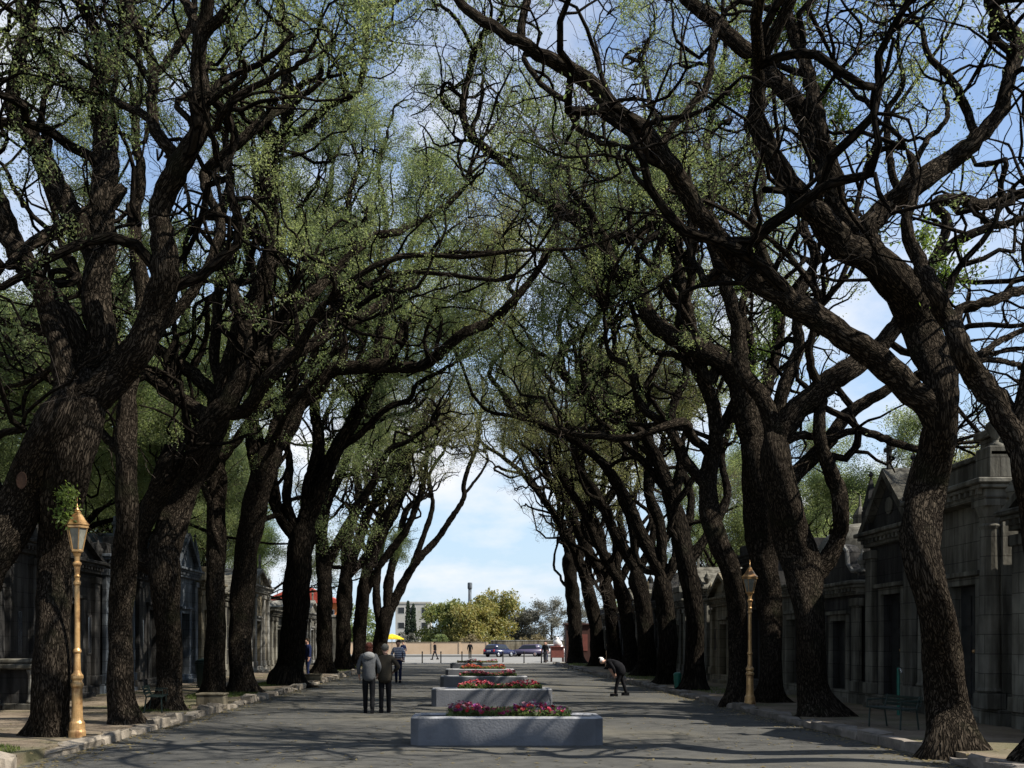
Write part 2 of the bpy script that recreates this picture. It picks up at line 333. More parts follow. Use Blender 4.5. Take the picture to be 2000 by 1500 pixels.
def kerb(name, x0, x1, mat, broken, jag):
    mb = MB(); y = 4.0; r = random.Random(3)
    while y < 78.5:
        L = r.uniform(.38, 1.1)
        if r.random() > broken:
            j = r.uniform(-.03, .03) * jag; h = PZ + r.uniform(-.03, .045) * jag
            rot = Matrix.Translation(((x0 + x1) / 2, y + L / 2, 0)) @ Matrix.Rotation(r.uniform(-.05, .05) * jag, 4, 'Z') @ Matrix.Rotation(r.uniform(-.04, .04) * jag, 4, 'X') @ Matrix.Rotation(r.uniform(-.06, .06) * jag, 4, 'Y')
            mb.box((x0 - x1) / 2 + j, (x1 - x0) / 2 + j, -L / 2 + .012, L / 2 - .012, -.1, h, .025, rot)
        y += L
    for v in mb.bm.verts: v.co += Vector((r.uniform(-.02, .02) * jag, r.uniform(-.02, .02) * jag, r.uniform(-.02, .02) * jag))
    return tag(mb.build(name, mat), kind='structure')
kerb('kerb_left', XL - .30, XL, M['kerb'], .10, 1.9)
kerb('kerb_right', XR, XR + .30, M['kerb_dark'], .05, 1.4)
mb = MB(); mb.box(-60, XL - .3, 78.65, 79.0, -.05, .10, .02); mb.box(XR + .3, 60, 78.65, 79.0, -.05, .10, .02); mb.box(XL - .28, XR + .28, 79.0, 79.5, -.05, .035, .01)
tag(mb.build('kerb_far', M['stone_light']), kind='structure')

def tufts(name, spots, n, h, mat, kind='stuff', label=None, cat=None):
    """spots: (x,y,rx,ry,weight)"""
    P = []
    for (x, y, rx, ry, w) in spots:
        k = int(n * w); a = rng.uniform(0, 2 * np.pi, k); q = np.sqrt(rng.uniform(0, 1, k))
        P.append(np.stack([x + rx * q * np.cos(a), y + ry * q * np.sin(a), np.full(k, PZ - .01)], 1))
    P = np.concatenate(P); N = len(P)
    a = rng.uniform(0, 2 * np.pi, N); s = rng.uniform(.006, .014, N); hh = h * rng.uniform(.5, 1.2, N)
    d = np.stack([np.cos(a), np.sin(a), np.zeros(N)], 1); lean = rng.normal(0, .35, (N, 3)); lean[:, 2] = 1
    V = np.stack([P - d * s[:, None], P + d * s[:, None], P + lean * hh[:, None]], 1).reshape(-1, 3)
    o = raw_mesh(name, V, np.arange(3 * N), 3, mat, smooth=False)
    return tag(o, label, cat, kind=kind)

# ---------------------------------------------------------------- tubes in bulk (limbs, branches, twigs)
def norm(a): return a / np.maximum(np.linalg.norm(a, axis=-1, keepdims=True), 1e-9)
def tubes(P, Rr, S, rough=0.0, seed=0):
    """P (N,K,3), Rr (N,K) -> verts, loops, uv"""
    N, K, _ = P.shape
    T = np.empty_like(P); T[:, 1:-1] = P[:, 2:] - P[:, :-2]; T[:, 0] = P[:, 1] - P[:, 0]; T[:, -1] = P[:, -1] - P[:, -2]
    T = norm(T)
    u = np.empty_like(P)
    e = norm(P[:, -1] - P[:, 0]); ref = np.where(np.abs(e[:, 2:3]) < .8, np.array([[0, 0, 1.]]), np.array([[1., 0, 0]]))
    cur = norm(np.cross(e, ref))
    for k in range(K):                     # parallel transport
        cur = norm(cur - (cur * T[:, k]).sum(-1, keepdims=True) * T[:, k]); u[:, k] = cur
    v = np.cross(T, u)
    th = np.arange(S) * 2 * np.pi / S
    rad = Rr[:, :, None] * np.ones(S)
    slen = np.concatenate([np.zeros((N, 1)), np.cumsum(np.linalg.norm(np.diff(P, axis=1), axis=2), 1)], 1)
    if rough:
        g = np.random.default_rng(seed); f = np.zeros_like(rad)
        for kk, am in ((2, .5), (3, .5), (5, .35), (7, .3)):
            for q in range(2):
                f += am * np.sin(kk * th[None, None] + g.uniform(0, 6.28) + slen[:, :, None] * g.uniform(.3, 2.6) * (1 + .3 * kk) + np.sin(slen[:, :, None] * g.uniform(.5, 2)))
        rad = rad * (1 + rough * f * .55)
    V = P[:, :, None, :] + rad[..., None] * (np.cos(th)[None, None, :, None] * u[:, :, None, :] + np.sin(th)[None, None, :, None] * v[:, :, None, :])
    idx = np.arange(N * K * S).reshape(N, K, S)
    a = idx[:, :-1, :]; b = np.roll(a, -1, axis=2); c = idx[:, 1:, :]; d = np.roll(c, -1, axis=2)
    loops = np.stack([a, b, d, c], -1).reshape(-1)
    U0 = np.broadcast_to(np.arange(S) / S, (N, K, S)); circ = (Rr.mean(1) * 2 * np.pi)[:, None, None]
    Ua = (U0 * circ)[:, :-1]; Ub = ((U0 + 1 / S) * circ)[:, :-1]; Va = np.broadcast_to(slen[:, :-1, None], Ua.shape); Vb = np.broadcast_to(slen[:, 1:, None], Ua.shape)
    uv = np.stack([np.stack([Ua, Va], -1), np.stack([Ub, Va], -1), np.stack([Ub, Vb], -1), np.stack([Ua, Vb], -1)], 3).reshape(-1, 2)
    return V.reshape(-1, 3), loops, uv
def join(parts):
    vs, ls, us, off = [], [], [], 0
    for v, l, u in parts:
        vs.append(v); ls.append(l + off); us.append(u); off += len(v)
    return np.concatenate(vs), np.concatenate(ls), np.concatenate(us)
def catmull(A, step):
    """A (n,m): columns resampled together; step in units of the first 3 columns"""
    A = np.asarray(A, float)
    if len(A) < 2: return A
    E = np.vstack([2 * A[0] - A[1], A, 2 * A[-1] - A[-2]]); out = []
    for i in range(1, len(E) - 2):
        p0, p1, p2, p3 = E[i - 1:i + 3]; n = max(2, int(np.linalg.norm((p2 - p1)[:3]) / step) + 1)
        t = np.linspace(0, 1, n, endpoint=False)[:, None]
        out.append(.5 * ((2 * p1) + (-p0 + p2) * t + (2 * p0 - 5 * p1 + 4 * p2 - p3) * t ** 2 + (-p0 + 3 * p1 - 3 * p2 + p3) * t ** 3))
    out.append(A[-1:]); return np.concatenate(out)
def grow(g, S, D, L, K, wig, up, ar=.55, pull=None, home=0.0):
    """sinuous random walks. S,D (N,3), L (N,)"""
    N = len(S); P = np.empty((N, K, 3)); P[:, 0] = S; d = norm(D); D0 = d.copy(); nzv = g.normal(0, 1, (N, 3)); h = (L / (K - 1))[:, None]
    for k in range(1, K):
        nzv = ar * nzv + (1 - ar * ar) ** .5 * g.normal(0, 1, (N, 3))
        d = d + wig * nzv + home * D0; d[:, 2] += up
        if pull is not None: d += pull
        d = norm(d); P[:, k] = P[:, k - 1] + d * h
    return P
def clear_ok(P, y0):
    """keep the arch over the avenue open"""
    x = P[..., 0]; z = P[..., 2]; y = P[..., 1]
    hw = np.where(y > 30, 4.6, 2.2)
    lim = np.where(y > 30, np.clip(6.5 + (y - 30) * .17, 6.5, 13.8), 6.2)
    bad = (np.abs(x - .6) < hw * np.sqrt(np.clip(1 - (z / (lim + .01)) ** 4, 0, 1))) & (z < lim)
    bad |= (z > 19.5) | (z < 2.3)
    return ~bad.any(axis=1)
def pick(g, P, Rr, n, t0=.2, t1=1.0):
    N, K, _ = P.shape
    i = np.repeat(np.arange(N), n); t = g.uniform(t0, t1, len(i)) * (K - 1); k = np.minimum(t.astype(int), K - 2); f = (t - k)[:, None]
    p = P[i, k] * (1 - f) + P[i, k + 1] * f; tan = norm(P[i, k + 1] - P[i, k]); r = Rr[i, k] * (1 - f[:, 0]) + Rr[i, k + 1] * f[:, 0]
    return p, tan, r
def leaves(g, C, size, spread, per):
    N = len(C) * per; c = np.repeat(C, per, 0) + g.normal(0, spread, (N, 3))
    a = norm(g.normal(0, 1, (N, 3))); b = norm(np.cross(a, g.normal(0, 1, (N, 3))))
    s = size * g.uniform(.6, 1.35, N)[:, None]
    V = np.stack([c - a * s, c + b * s * .42, c + a * s, c - b * s * .42], 1).reshape(-1, 3)
    return V
NT = [0]
def finish_tree(root, g, limbs, leafmat, leafy, density, near, zlow=8.5, t0=.25):
    """limbs: list of (P (k,3), r (k,)). adds branches, twigs and foliage as parts of root"""
    S, D, RR = [], [], []
    for P, r in limbs:
        seg = np.linalg.norm(np.diff(P, axis=0), axis=1); L = seg.sum(); n = g.poisson(L * density * (.72 if near else .9))
        c = np.concatenate([[0], np.cumsum(seg)])
        for s in g.uniform(t0 * L, L, n):
            k = min(np.searchsorted(c, s) - 1, len(P) - 2); k = max(k, 0); f = (s - c[k]) / max(seg[k], 1e-6)
            p = P[k] * (1 - f) + P[k + 1] * f
            if p[2] < (4.6 if near else zlow + g.normal(0, 1.2)): continue
            tan = norm(P[k + 1] - P[k]); q = g.normal(0, 1, 3); q -= tan * (q @ tan); q = norm(q); q[2] = abs(q[2]) * .8 - .1
            S.append(p); D.append(norm(q * .9 + tan * .6 + np.array([0, 0, .25]))); RR.append(np.clip(r[k] * g.uniform(.34, .72), .022, .10))
        if r[-1] > .008:
            for _ in range(3):
                tan = norm(P[-1] - P[-2]); S.append(P[-1]); D.append(norm(tan + g.normal(0, .45, 3))); RR.append(np.clip(r[-1] * g.uniform(.6, .95), .014, .1))
    if not S: return
    S = np.array(S); D = np.array(D); RR = np.array(RR)
    L1 = np.clip(1.0 + RR * 52 * g.uniform(.6, 1.25, len(RR)), 1.2, 5.2)
    K1 = 15
    P1 = grow(g, S, D, L1, K1, .56, .12, .25, home=.22); ok = clear_ok(P1, S); P1 = P1[ok]; R1 = RR[ok][:, None] * np.linspace(1, .22, K1)[None]
    n2 = 5
    p, tan, r = pick(g, P1, R1, n2, .15, 1); q = norm(g.normal(0, 1, p.shape)); K2 = 8
    r2 = np.clip(r * g.uniform(.45, .8, len(r)), .008, .045)
    L2 = np.clip(.55 + r2 * 60 * g.uniform(.6, 1.3, len(r)), .6, 2.2)
    P2 = grow(g, p, norm(q + tan * .7 + np.array([0, 0, .2])), L2, K2, .52, .10, .3, home=.2); ok = clear_ok(P2, p); P2 = P2[ok]; R2 = r2[ok][:, None] * np.linspace(1, .35, K2)[None]
    n3 = 3 if near or zlow > 7 else 5
    p, tan, r = pick(g, P2, R2, n3, .2, 1); q = norm(g.normal(0, 1, p.shape)); K3 = 5
    P3 = grow(g, p, norm(q + tan * .6 + np.array([0, 0, .1])), g.uniform(.35, .95, len(p)), K3, .5, .06); ok = clear_ok(P3, p); P3 = P3[ok]
    r3 = (.0055 if near else .0095); R3 = np.full((len(P3), K3), r3) * np.linspace(1, .5, K3)[None]
    v, l, u = join([tubes(P1, R1, 6), tubes(P2, R2, 4)])
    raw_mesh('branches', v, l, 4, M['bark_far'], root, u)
    v, l, u = tubes(P3, R3, 3)
    raw_mesh('twigs', v, l, 4, M['twig'], root)
    # foliage in clumps: only some of the second order branches carry leaves
    if leafy > 0:
        e = P3[:, 2]; ph = g.uniform(0, 6.28, 6)
        f = np.sin(e[:, 0] * .9 + ph[0] + np.sin(e[:, 2] * .7 + ph[3])) + np.sin(e[:, 1] * .8 + ph[1] + np.sin(e[:, 0] * .6 + ph[4])) + np.sin(e[:, 2] * 1.0 + ph[2] + np.sin(e[:, 1] * .5 + ph[5]))
        keep = f > np.quantile(f, 1 - min(.95, (.17 + .44 * leafy) if near else (.30 + .44 * leafy)))
        T3 = P3[keep]; per = max(8, int(round((105 if near else 112) * min(leafy, 1.3))))
        T3 = T3[T3[:, 2, 2] > (5.5 if near else zlow + .5 + g.normal(0, .8, len(T3)))]
        if len(T3) < 5: return
        idx = np.repeat(np.arange(len(T3)), np.maximum(3, (per * g.uniform(.3, 1.7, len(T3))).astype(int)))     # some shoots are fuller than others
        t = g.uniform(.15, 1, len(idx)) ** .7 * (K3 - 1); k = np.minimum(t.astype(int), K3 - 2); q = (t - k)[:, None]
        C = T3[idx, k] * (1 - q) + T3[idx, k + 1] * q
        V = leaves(g, C, .027 if near else .038, .085 if near else .19, 1)
        raw_mesh('foliage', V, np.arange(len(V)), 4, leafmat, root, smooth=False)
def limb_obj(name, P, r, root, near, sides=12, rough=.16):
    NT[0] += 1
    v, l, u = tubes(P[None], r[None], sides, rough, NT[0])
    # cap the tip by collapsing it to a point
    v[-sides:] = P[-1] + (v[-sides:] - P[-1]) * .15
    if name == 'trunk':                    # root buttresses
        Vr = v.reshape(-1, sides, 3); th = np.arange(sides) * 2 * np.pi / sides; ph = NT[0] * 1.7
        lob = np.clip(np.cos(th * 3 + ph), 0, 1) ** 1.5 + .7 * np.clip(np.cos(th * 2 + ph * 2.3), 0, 1) ** 2
        zz = Vr[:, :, 2]; am = .30 * np.exp(-np.clip(zz, -.1, 9) / .17) * lob[None]
        c = P[:, None, :]; d_ = Vr - c; d_[:, :, 2] = 0; v = (Vr + d_ * am[:, :, None]).reshape(-1, 3)
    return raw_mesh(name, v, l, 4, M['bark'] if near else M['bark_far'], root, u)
GB = 'leafy trees behind the tombs'
GROUP_L, GROUP_R = 'avenue trees along the left kerb', 'avenue trees along the right kerb'
def traced_tree(label, group, d, trunk, limbs, *a, clumps=(), **k):
    root = _traced(label, group, d, trunk, limbs, *a, **k)
    if clumps:
        g = np.random.default_rng(len(label)); o = np.array(root.location); C = []
        for x, y, dd, r, n in clumps:
            c = W(x, y, root.location.y + dd); m = max(6, n // 28); tips = g.normal(0, 1, (m, 3)) * r * np.array([.85, .7, 1.0]); tips[:, 2] += r * .25
            sp = np.concatenate([np.linspace(0, 1, 7)[:, None] * t + g.normal(0, .03, (7, 3)) for t in tips]); cc = c - o
            v, l, u = tubes(np.stack([np.linspace(0, 1, 6)[:, None] * t + cc + g.normal(0, .012, (6, 3)) for t in tips]), np.full((m, 6), .006), 3); raw_mesh('shoot_stems', v, l, 4, M['twig'], root)
            V = leaves(g, sp + cc, .036, .075, max(6, n // (m * 3))); raw_mesh('shoots', V, np.arange(len(V)), 4, M['leaf_green2'], root, smooth=False)
    return root
def _traced(label, group, d, trunk, limbs, leafmat='leaf', leafy=.8, density=.9, near=True, flare=.55, extra=0, seed=1):
    """trunk [(x,y,w)] and limbs [(depth change, [(x,y,w)])] measured in the photo; every limb runs to its own depth"""
    g = np.random.default_rng(seed)
    if 1334 < trunk[0][1] < 1480: d = (CZ - PZ) * F / (trunk[0][1] - HY)      # its foot stands on the pavement
    b = W(trunk[0][0], trunk[0][1], d); b[2] = PZ
    root = empty('avenue_tree', (b[0], b[1], PZ), label, 'tree', group)
    org = np.array((b[0], b[1], PZ))
    A = np.array([[*W(x, y, d + .35 * math.sin(i * 1.3 + seed)), w / 2 / F * d] for i, (x, y, w) in enumerate(trunk)])
    A[0, 1] = d; A[0, 2] = PZ
    A = np.vstack([[A[0, 0], d, PZ - .5, A[0, 3]], A])
    C = catmull(A, .16); z = C[:, 2] - PZ
    C[:, 3] *= .86 + flare * .55 * np.exp(-np.maximum(z, 0) / .22)
    C[-4:, 3] *= np.array([.95, .85, .7, .5])
    made = []
    t = limb_obj('trunk', C[:, :3] - org, C[:, 3], root, near, 18, .15)
    allpts = C.copy()
    for i, (dd, pl) in enumerate(limbs):
        # attach to the nearest wood already there, seen in the photo's plane
        px = CX + F * allpts[:, 0] / allpts[:, 1]; py = HY - F * (allpts[:, 2] - CZ) / allpts[:, 1]
        k = np.argmin((px - pl[0][0]) ** 2 + (py - pl[0][1]) ** 2)
        d0 = allpts[k, 1]; miss = math.hypot(px[k] - pl[0][0], py[k] - pl[0][1])
        s = np.concatenate([[0], np.cumsum([math.hypot(pl[j + 1][0] - pl[j][0], pl[j + 1][1] - pl[j][1]) for j in range(len(pl) - 1)])]); s /= s[-1]
        dep = d0 + dd * s ** 1.2 + g.normal(0, .12, len(s)) * np.minimum(s * 4, 1)
        L = [[*W(x, y, q), max(w, 2) / 2 / F * q] for (x, y, w), q in zip(pl, dep)]
        k2 = max(k - 3, 0)
        if 3 < math.hypot(px[k2] - pl[0][0], py[k2] - pl[0][1]) < 170: L.insert(0, [*allpts[k2, :3], min(allpts[k2, 3] * .9, L[0][3] * 1.1)])
        Cc = catmull(np.array(L), .16); Cc[:, 3] *= .84
        Cc[:, :3] += (g.normal(0, 1, (len(Cc), 3)) * .012)
        limb_obj('limb', Cc[:, :3] - org, Cc[:, 3], root, near, 12 if near else 9)
        made.append((Cc[:, :3], Cc[:, 3])); allpts = np.vstack([allpts, Cc])
    # limbs cut by the frame keep growing to the crown's top
    cont = [(P, r) for P, r in made if r[-1] > .045]
    more = []
    for P, r in cont:
        tan = norm(P[-1] - P[-2]); room = max(1.5, (17 - P[-1][2]) * .9)
        Q = grow(g, np.stack([P[-1]] * 2), norm(np.stack([tan + g.normal(0, .35, 3), tan + g.normal(0, .35, 3) + np.array([0, 0, .3])])), np.array([room, room * .8]), 14, .2, .07)
        for q in Q:
            if q[:, 2].max() < 19: more.append((q, np.linspace(r[-1] * .9, .02, 14)))
    for _ in range(extra):                 # more wood behind what the photo shows
        k = g.integers(len(allpts) // 10, int(len(allpts) * .45)); p = allpts[k]
        if p[2] < 2.6: continue
        q = grow(g, p[None, :3], norm(np.array([[g.normal(0, .7), g.normal(0, .7), 1.0]])), np.array([g.uniform(6, 11)]), 26, .30, .10, .4, home=.10)
        if clear_ok(q, None)[0]: more.append((q[0], np.linspace(min(p[3] * .62, .13), .022, 26)))
    for P, r in more:
        limb_obj('limb', P - org, r, root, near, 9)
    g2 = np.random.default_rng(seed + 100)
    finish_tree_shift(root, g2, made + more, M[leafmat], leafy, density, near, org)
    return root
def finish_tree_shift(root, g, limbs, lm, leafy, density, near, org, zlow=8.5):
    before = set(o.name for o in bpy.data.objects)
    finish_tree(root, g, limbs, lm, leafy, density, near, zlow)
    for o in list(bpy.data.objects):
        if o.name not in before and o.type == 'MESH' and o.parent == root:
            n = len(o.data.vertices); a = np.empty(n * 3, np.float32); o.data.vertices.foreach_get('co', a)
            a = (a.reshape(-1, 3) - org).astype(np.float32); o.data.vertices.foreach_set('co', a.ravel()); o.data.update()
def grown_tree(label, group, X, Y, r0, lean, leafmat='leaf', leafy=.7, density=.8, seed=1, nl=5, fork=3.0, h=16.5, name='avenue_tree', cat='tree', near=False, spread=.55):
    """a whole tree grown from its foot: leaning trunk, sinuous limbs"""
    g = np.random.default_rng(seed); org = np.array((X, Y, PZ))
    root = empty(name, tuple(org), label, cat, group)
    K = 9
    P = grow(g, np.array([[X, Y, PZ - .35]]), norm(np.array([[lean * .5, g.normal(0, .06), 1.0]])), np.array([fork]), K, .06, .02, pull=np.array([lean * .05, 0, 0]))[0]
    C = catmull(np.column_stack([P, np.linspace(r0, r0 * .86, K)]), .2); C[:, 3] *= 1 + .3 * np.exp(-np.maximum(C[:, 2] - PZ, 0) / .28); C[-4:, 3] *= np.array([.95, .85, .7, .5])
    limb_obj('trunk', C[:, :3] - org, C[:, 3], root, near, 14, .15)
    limbs = []
    a0 = g.uniform(0, 6.28)
    for i in range(nl):
        a = a0 + 2 * np.pi * i / nl + g.normal(0, .25)
        d = np.array([math.cos(a) * spread + lean, math.sin(a) * spread * .8, 1.05])
        L = (h - fork) * g.uniform(.85, 1.15); n = 22
        for tries in range(6):
            q = grow(g, C[-5:-4, :3] + g.normal(0, .04, (1, 3)), norm(d[None]), np.array([L]), n, .17, .035)[0]
            if clear_ok(q[None, 6:], None)[0]: break
            d[0] -= lean * .6
        r = r0 * g.uniform(.42, .66) * np.linspace(1, .10, n) ** .9
        q = catmull(np.column_stack([q, r]), .3)
        limbs.append((q[:, :3], q[:, 3])); limb_obj('limb', q[:, :3] - org, q[:, 3], root, near, 9)
        # forks of the limb
        for _ in range(2):
            k = int(g.uniform(.15, .6) * len(q)); tan = norm(q[k + 1, :3] - q[k, :3]); s = g.normal(0, .6, 3); s[2] *= .5
            qq = grow(g, q[k:k + 1, :3], norm((tan + s)[None]), np.array([L * g.uniform(.35, .6)]), 14, .22, .05)
            if not clear_ok(qq[:, 2:], None)[0]: continue
            rr = q[k, 3] * g.uniform(.5, .75) * np.linspace(1, .15, 14)
            limbs.append((qq[0], rr)); limb_obj('limb', qq[0] - org, rr, root, near, 8)
    finish_tree_shift(root, g, limbs, M[leafmat], leafy, density, near, org, 6.2 if group == GB else 5.0)
    return root

# ---------------------------------------------------------------- the avenue trees near the camera
# left row
traced_tree('straight-footed great tree directly behind the near left gold lamp post', GROUP_L, 18.4,
  [(98, 1436, 84), (100, 1350, 78), (102, 1250, 74), (103, 1150, 70), (106, 1060, 70), (120, 975, 92), (138, 880, 108), (155, 800, 112), (162, 730, 100)],
  [(-.8, [(150, 720, 84), (135, 640, 68), (105, 592, 58), (45, 514, 50), (10, 430, 46), (-30, 330, 42), (-70, 200, 36)]),
   (.6, [(195, 690, 70), (194, 620, 62), (190, 535, 54), (180, 495, 52), (140, 420, 50), (98, 332, 46), (52, 252, 42), (24, 205, 34), (38, 105, 31), (60, 35, 28), (74, -40, 24)]),
   (-.6, [(52, 252, 30), (20, 243, 28), (-30, 225, 24), (-80, 180, 20)]),
   (1.6, [(182, 600, 52), (196, 490, 60), (200, 385, 58), (206, 280, 52), (192, 210, 44), (196, 157, 32), (231, 105, 30), (245, 52, 28), (241, 0, 26), (236, -60, 22)]),
   (.8, [(192, 210, 30), (150, 182, 28), (115, 140, 25), (74, 90, 24), (45, 40, 22), (30, -40, 18)]),
   (1.2, [(196, 135, 24), (189, 70, 22), (168, 30, 20), (150, -10, 18), (140, -70, 15)]),
   (-1.4, [(150, 800, 82), (192, 765, 80), (232, 727, 76), (275, 675, 74), (305, 605, 70), (322, 540, 64), (318, 470, 58), (312, 400, 52), (350, 325, 50), (385, 262, 47), (392, 200, 42), (388, 130, 38), (392, 70, 34), (404, 20, 28), (410, -60, 24)]),
   (.8, [(390, 85, 26), (371, 21, 22), (345, -20, 18), (320, -90, 14)]), (-.8, [(396, 62, 26), (420, 45, 24), (448, 17, 22), (468, -15, 20), (480, -90, 14)]),
   (1.4, [(345, 318, 30), (306, 255, 28), (296, 200, 26), (297, 133, 25), (276, 70, 22), (255, 28, 22), (250, -30, 18)]),
   (.6, [(300, 140, 18), (318, 132, 18), (350, 87, 18), (374, 45, 15), (384, -10, 12)]),
   (1.2, [(312, 262, 18), (280, 225, 18), (238, 203, 17), (215, 190, 14)]),
   (-1.5, [(405, 205, 13), (440, 180, 13), (480, 147, 12), (465, 105, 11), (452, 60, 9), (448, 20, 7)]),
   (-1.8, [(392, 262, 18), (424, 250, 17), (432, 225, 16), (455, 196, 16), (500, 165, 15), (548, 145, 12), (590, 120, 9), (620, 70, 7)]),
   (-1.5, [(235, 372, 30), (215, 395, 30), (168, 420, 31), (115, 450, 30), (80, 466, 30), (40, 494, 22), (10, 520, 14)]),
   (1, [(130, 655, 30), (85, 645, 28), (35, 632, 24), (-40, 620, 18), (-100, 600, 14)]),
   (1.5, [(120, 700, 16), (95, 725, 14), (50, 745, 12), (0, 762, 9), (-50, 770, 7)])],
  'leaf', .8, .6, clumps=[(134, 968, -.55, .13, 80), (126, 1003, -.5, .09, 50)], seed=3, flare=.5)
t0_ = traced_tree('swollen trunk with an oval sawn scar, leaning in at the left frame edge', GROUP_L, 17.6,
  [(-85, 1440, 104), (-78, 1330, 94), (-62, 1210, 94), (-30, 1110, 96), (22, 1020, 98), (58, 940, 100), (88, 870, 98), (118, 810, 84), (140, 760, 60)],
  [(.8, [(128, 790, 56), (120, 700, 50), (90, 600, 46), (60, 520, 40), (-20, 420, 36), (-60, 300, 30), (-90, 160, 26)]),
   (-.6, [(10, 1030, 40), (-30, 900, 36), (-90, 780, 32), (-150, 640, 26)])],
  'leaf_dark', .5, .6, seed=2, flare=.5)
def scar(root, x, y, d, r, rz):
    mb = MB(); mb.lathe([(1.0, -.05), (1.05, 0), (.93, .035), (.8, .02), (.3, .0), (.05, .005)], 14)
    p = W(x, y, d) - np.array(root.location)
    mb.build('sawn_scar', M['scar'], root, False); o = bpy.data.objects[-1] if False else [c for c in root.children if c.name.startswith('sawn_scar')][-1]
    o.location = tuple(p); o.rotation_euler = (R(88), 0, rz); o.scale = (r, r * 1.35, r)
scar(t0_, 42, 938, t0_.location.y - .40, .10, R(-18))
t2_ = traced_tree('straight dark tree with a round sawn scar, second along the left kerb', GROUP_L, 21.4,
  [(234, 1412, 66), (235, 1340, 56), (236, 1230, 54), (240, 1120, 54), (248, 1020, 50), (247, 930, 48), (247, 850, 47), (250, 760, 46)],
  [(1.2, [(250, 760, 44), (262, 690, 40), (282, 600, 38), (268, 500, 34), (262, 420, 30), (275, 340, 24), (262, 250, 20), (275, 150, 16), (265, 50, 13)]),
   (1.5, [(262, 690, 30), (300, 655, 28), (360, 590, 25), (405, 520, 22), (432, 437, 22), (408, 385, 22), (400, 336, 22), (440, 300, 22), (472, 273, 22), (518, 231, 21), (562, 208, 18), (600, 180, 13), (640, 150, 9)]),
   (-1, [(258, 720, 24), (215, 650, 22), (160, 560, 20), (120, 470, 17), (95, 380, 14), (60, 300, 11)]),
   (2, [(245, 900, 26), (205, 850, 22), (150, 800, 18), (100, 740, 14)])],
  'leaf', 1.05, .8, seed=5)
scar(t2_, 251, 957, t2_.location.y - .30, .10, R(8))
traced_tree('forked tree whose sunlit bare limb slants up to the right, third along the left kerb', GROUP_L, 25.6,
  [(333, 1386, 62), (332, 1320, 54), (328, 1230, 56), (322, 1140, 68), (322, 1075, 76), (345, 1000, 68), (368, 940, 62), (398, 880, 62), (425, 825, 60)],
  [(-1.2, [(268, 1075, 46), (292, 1000, 48), (308, 965, 52), (345, 905, 58), (395, 850, 58), (437, 797, 54), (470, 745, 44), (490, 700, 40)]),
   (.4, [(425, 820, 56), (440, 750, 52), (455, 692, 48), (490, 605, 44), (518, 535, 42), (535, 470, 40), (524, 380, 36), (517, 325, 34), (532, 290, 33), (556, 258, 32), (562, 200, 28), (556, 122, 26), (556, 60, 22), (540, -20, 18), (530, -90, 14)]),
   (-1.2, [(556, 262, 20), (600, 250, 20), (635, 212, 18), (675, 190, 16), (700, 175, 14), (712, 120, 15), (716, 50, 15), (722, 15, 14), (760, 8, 13), (800, -12, 10)]),
   (-.8, [(562, 200, 15), (595, 161, 15), (626, 147, 14), (628, 105, 13), (652, 84, 12), (640, 60, 11), (612, 38, 10), (578, 15, 8)]),
   (-1.6, [(480, 800, 32), (518, 745, 32), (560, 705, 28), (585, 680, 24), (610, 630, 20), (640, 585, 16)]),
   (1.2, [(500, 660, 28), (530, 640, 28), (560, 612, 26), (600, 580, 25), (640, 545, 24), (690, 495, 22), (725, 462, 19), (768, 455, 17), (800, 440, 16), (845, 420, 14), (890, 385, 12), (913, 355, 9)]),
   (1.0, [(420, 800, 30), (413, 766, 32), (380, 735, 32), (350, 710, 30), (301, 675, 26), (270, 640, 22), (240, 580, 18)]),
   (1.8, [(412, 822, 32), (395, 808, 34), (332, 766, 32), (276, 717, 28), (240, 690, 24), (190, 660, 18)]),
   (1.6, [(430, 760, 22), (418, 700, 24), (428, 570, 24), (434, 500, 23), (432, 430, 22), (450, 350, 18), (440, 280, 14), (450, 200, 11)])],
  'leaf', 1.1, .75, seed=7)
traced_tree('slim upright tree touching its neighbour, fourth along the left kerb', GROUP_L, 33.0,
  [(418, 1354, 50), (420, 1280, 44), (421, 1180, 42), (422, 1080, 42), (422, 980, 44), (424, 900, 46)],
  [(1, [(424, 890, 40), (440, 820, 36), (470, 740, 30), (470, 640, 26), (500, 560, 22), (480, 470, 18), (500, 380, 14), (490, 300, 10)]),
   (2.5, [(420, 900, 30), (395, 830, 28), (352, 760, 24), (340, 680, 20), (365, 600, 17), (350, 520, 14), (372, 430, 11), (360, 350, 8)]),
   (-1, [(428, 900, 26), (470, 850, 24), (510, 800, 20), (560, 770, 17), (610, 700, 14), (640, 620, 12), (700, 570, 10), (740, 500, 7)])],
  'leaf', 1.2, .8, seed=9, extra=5)
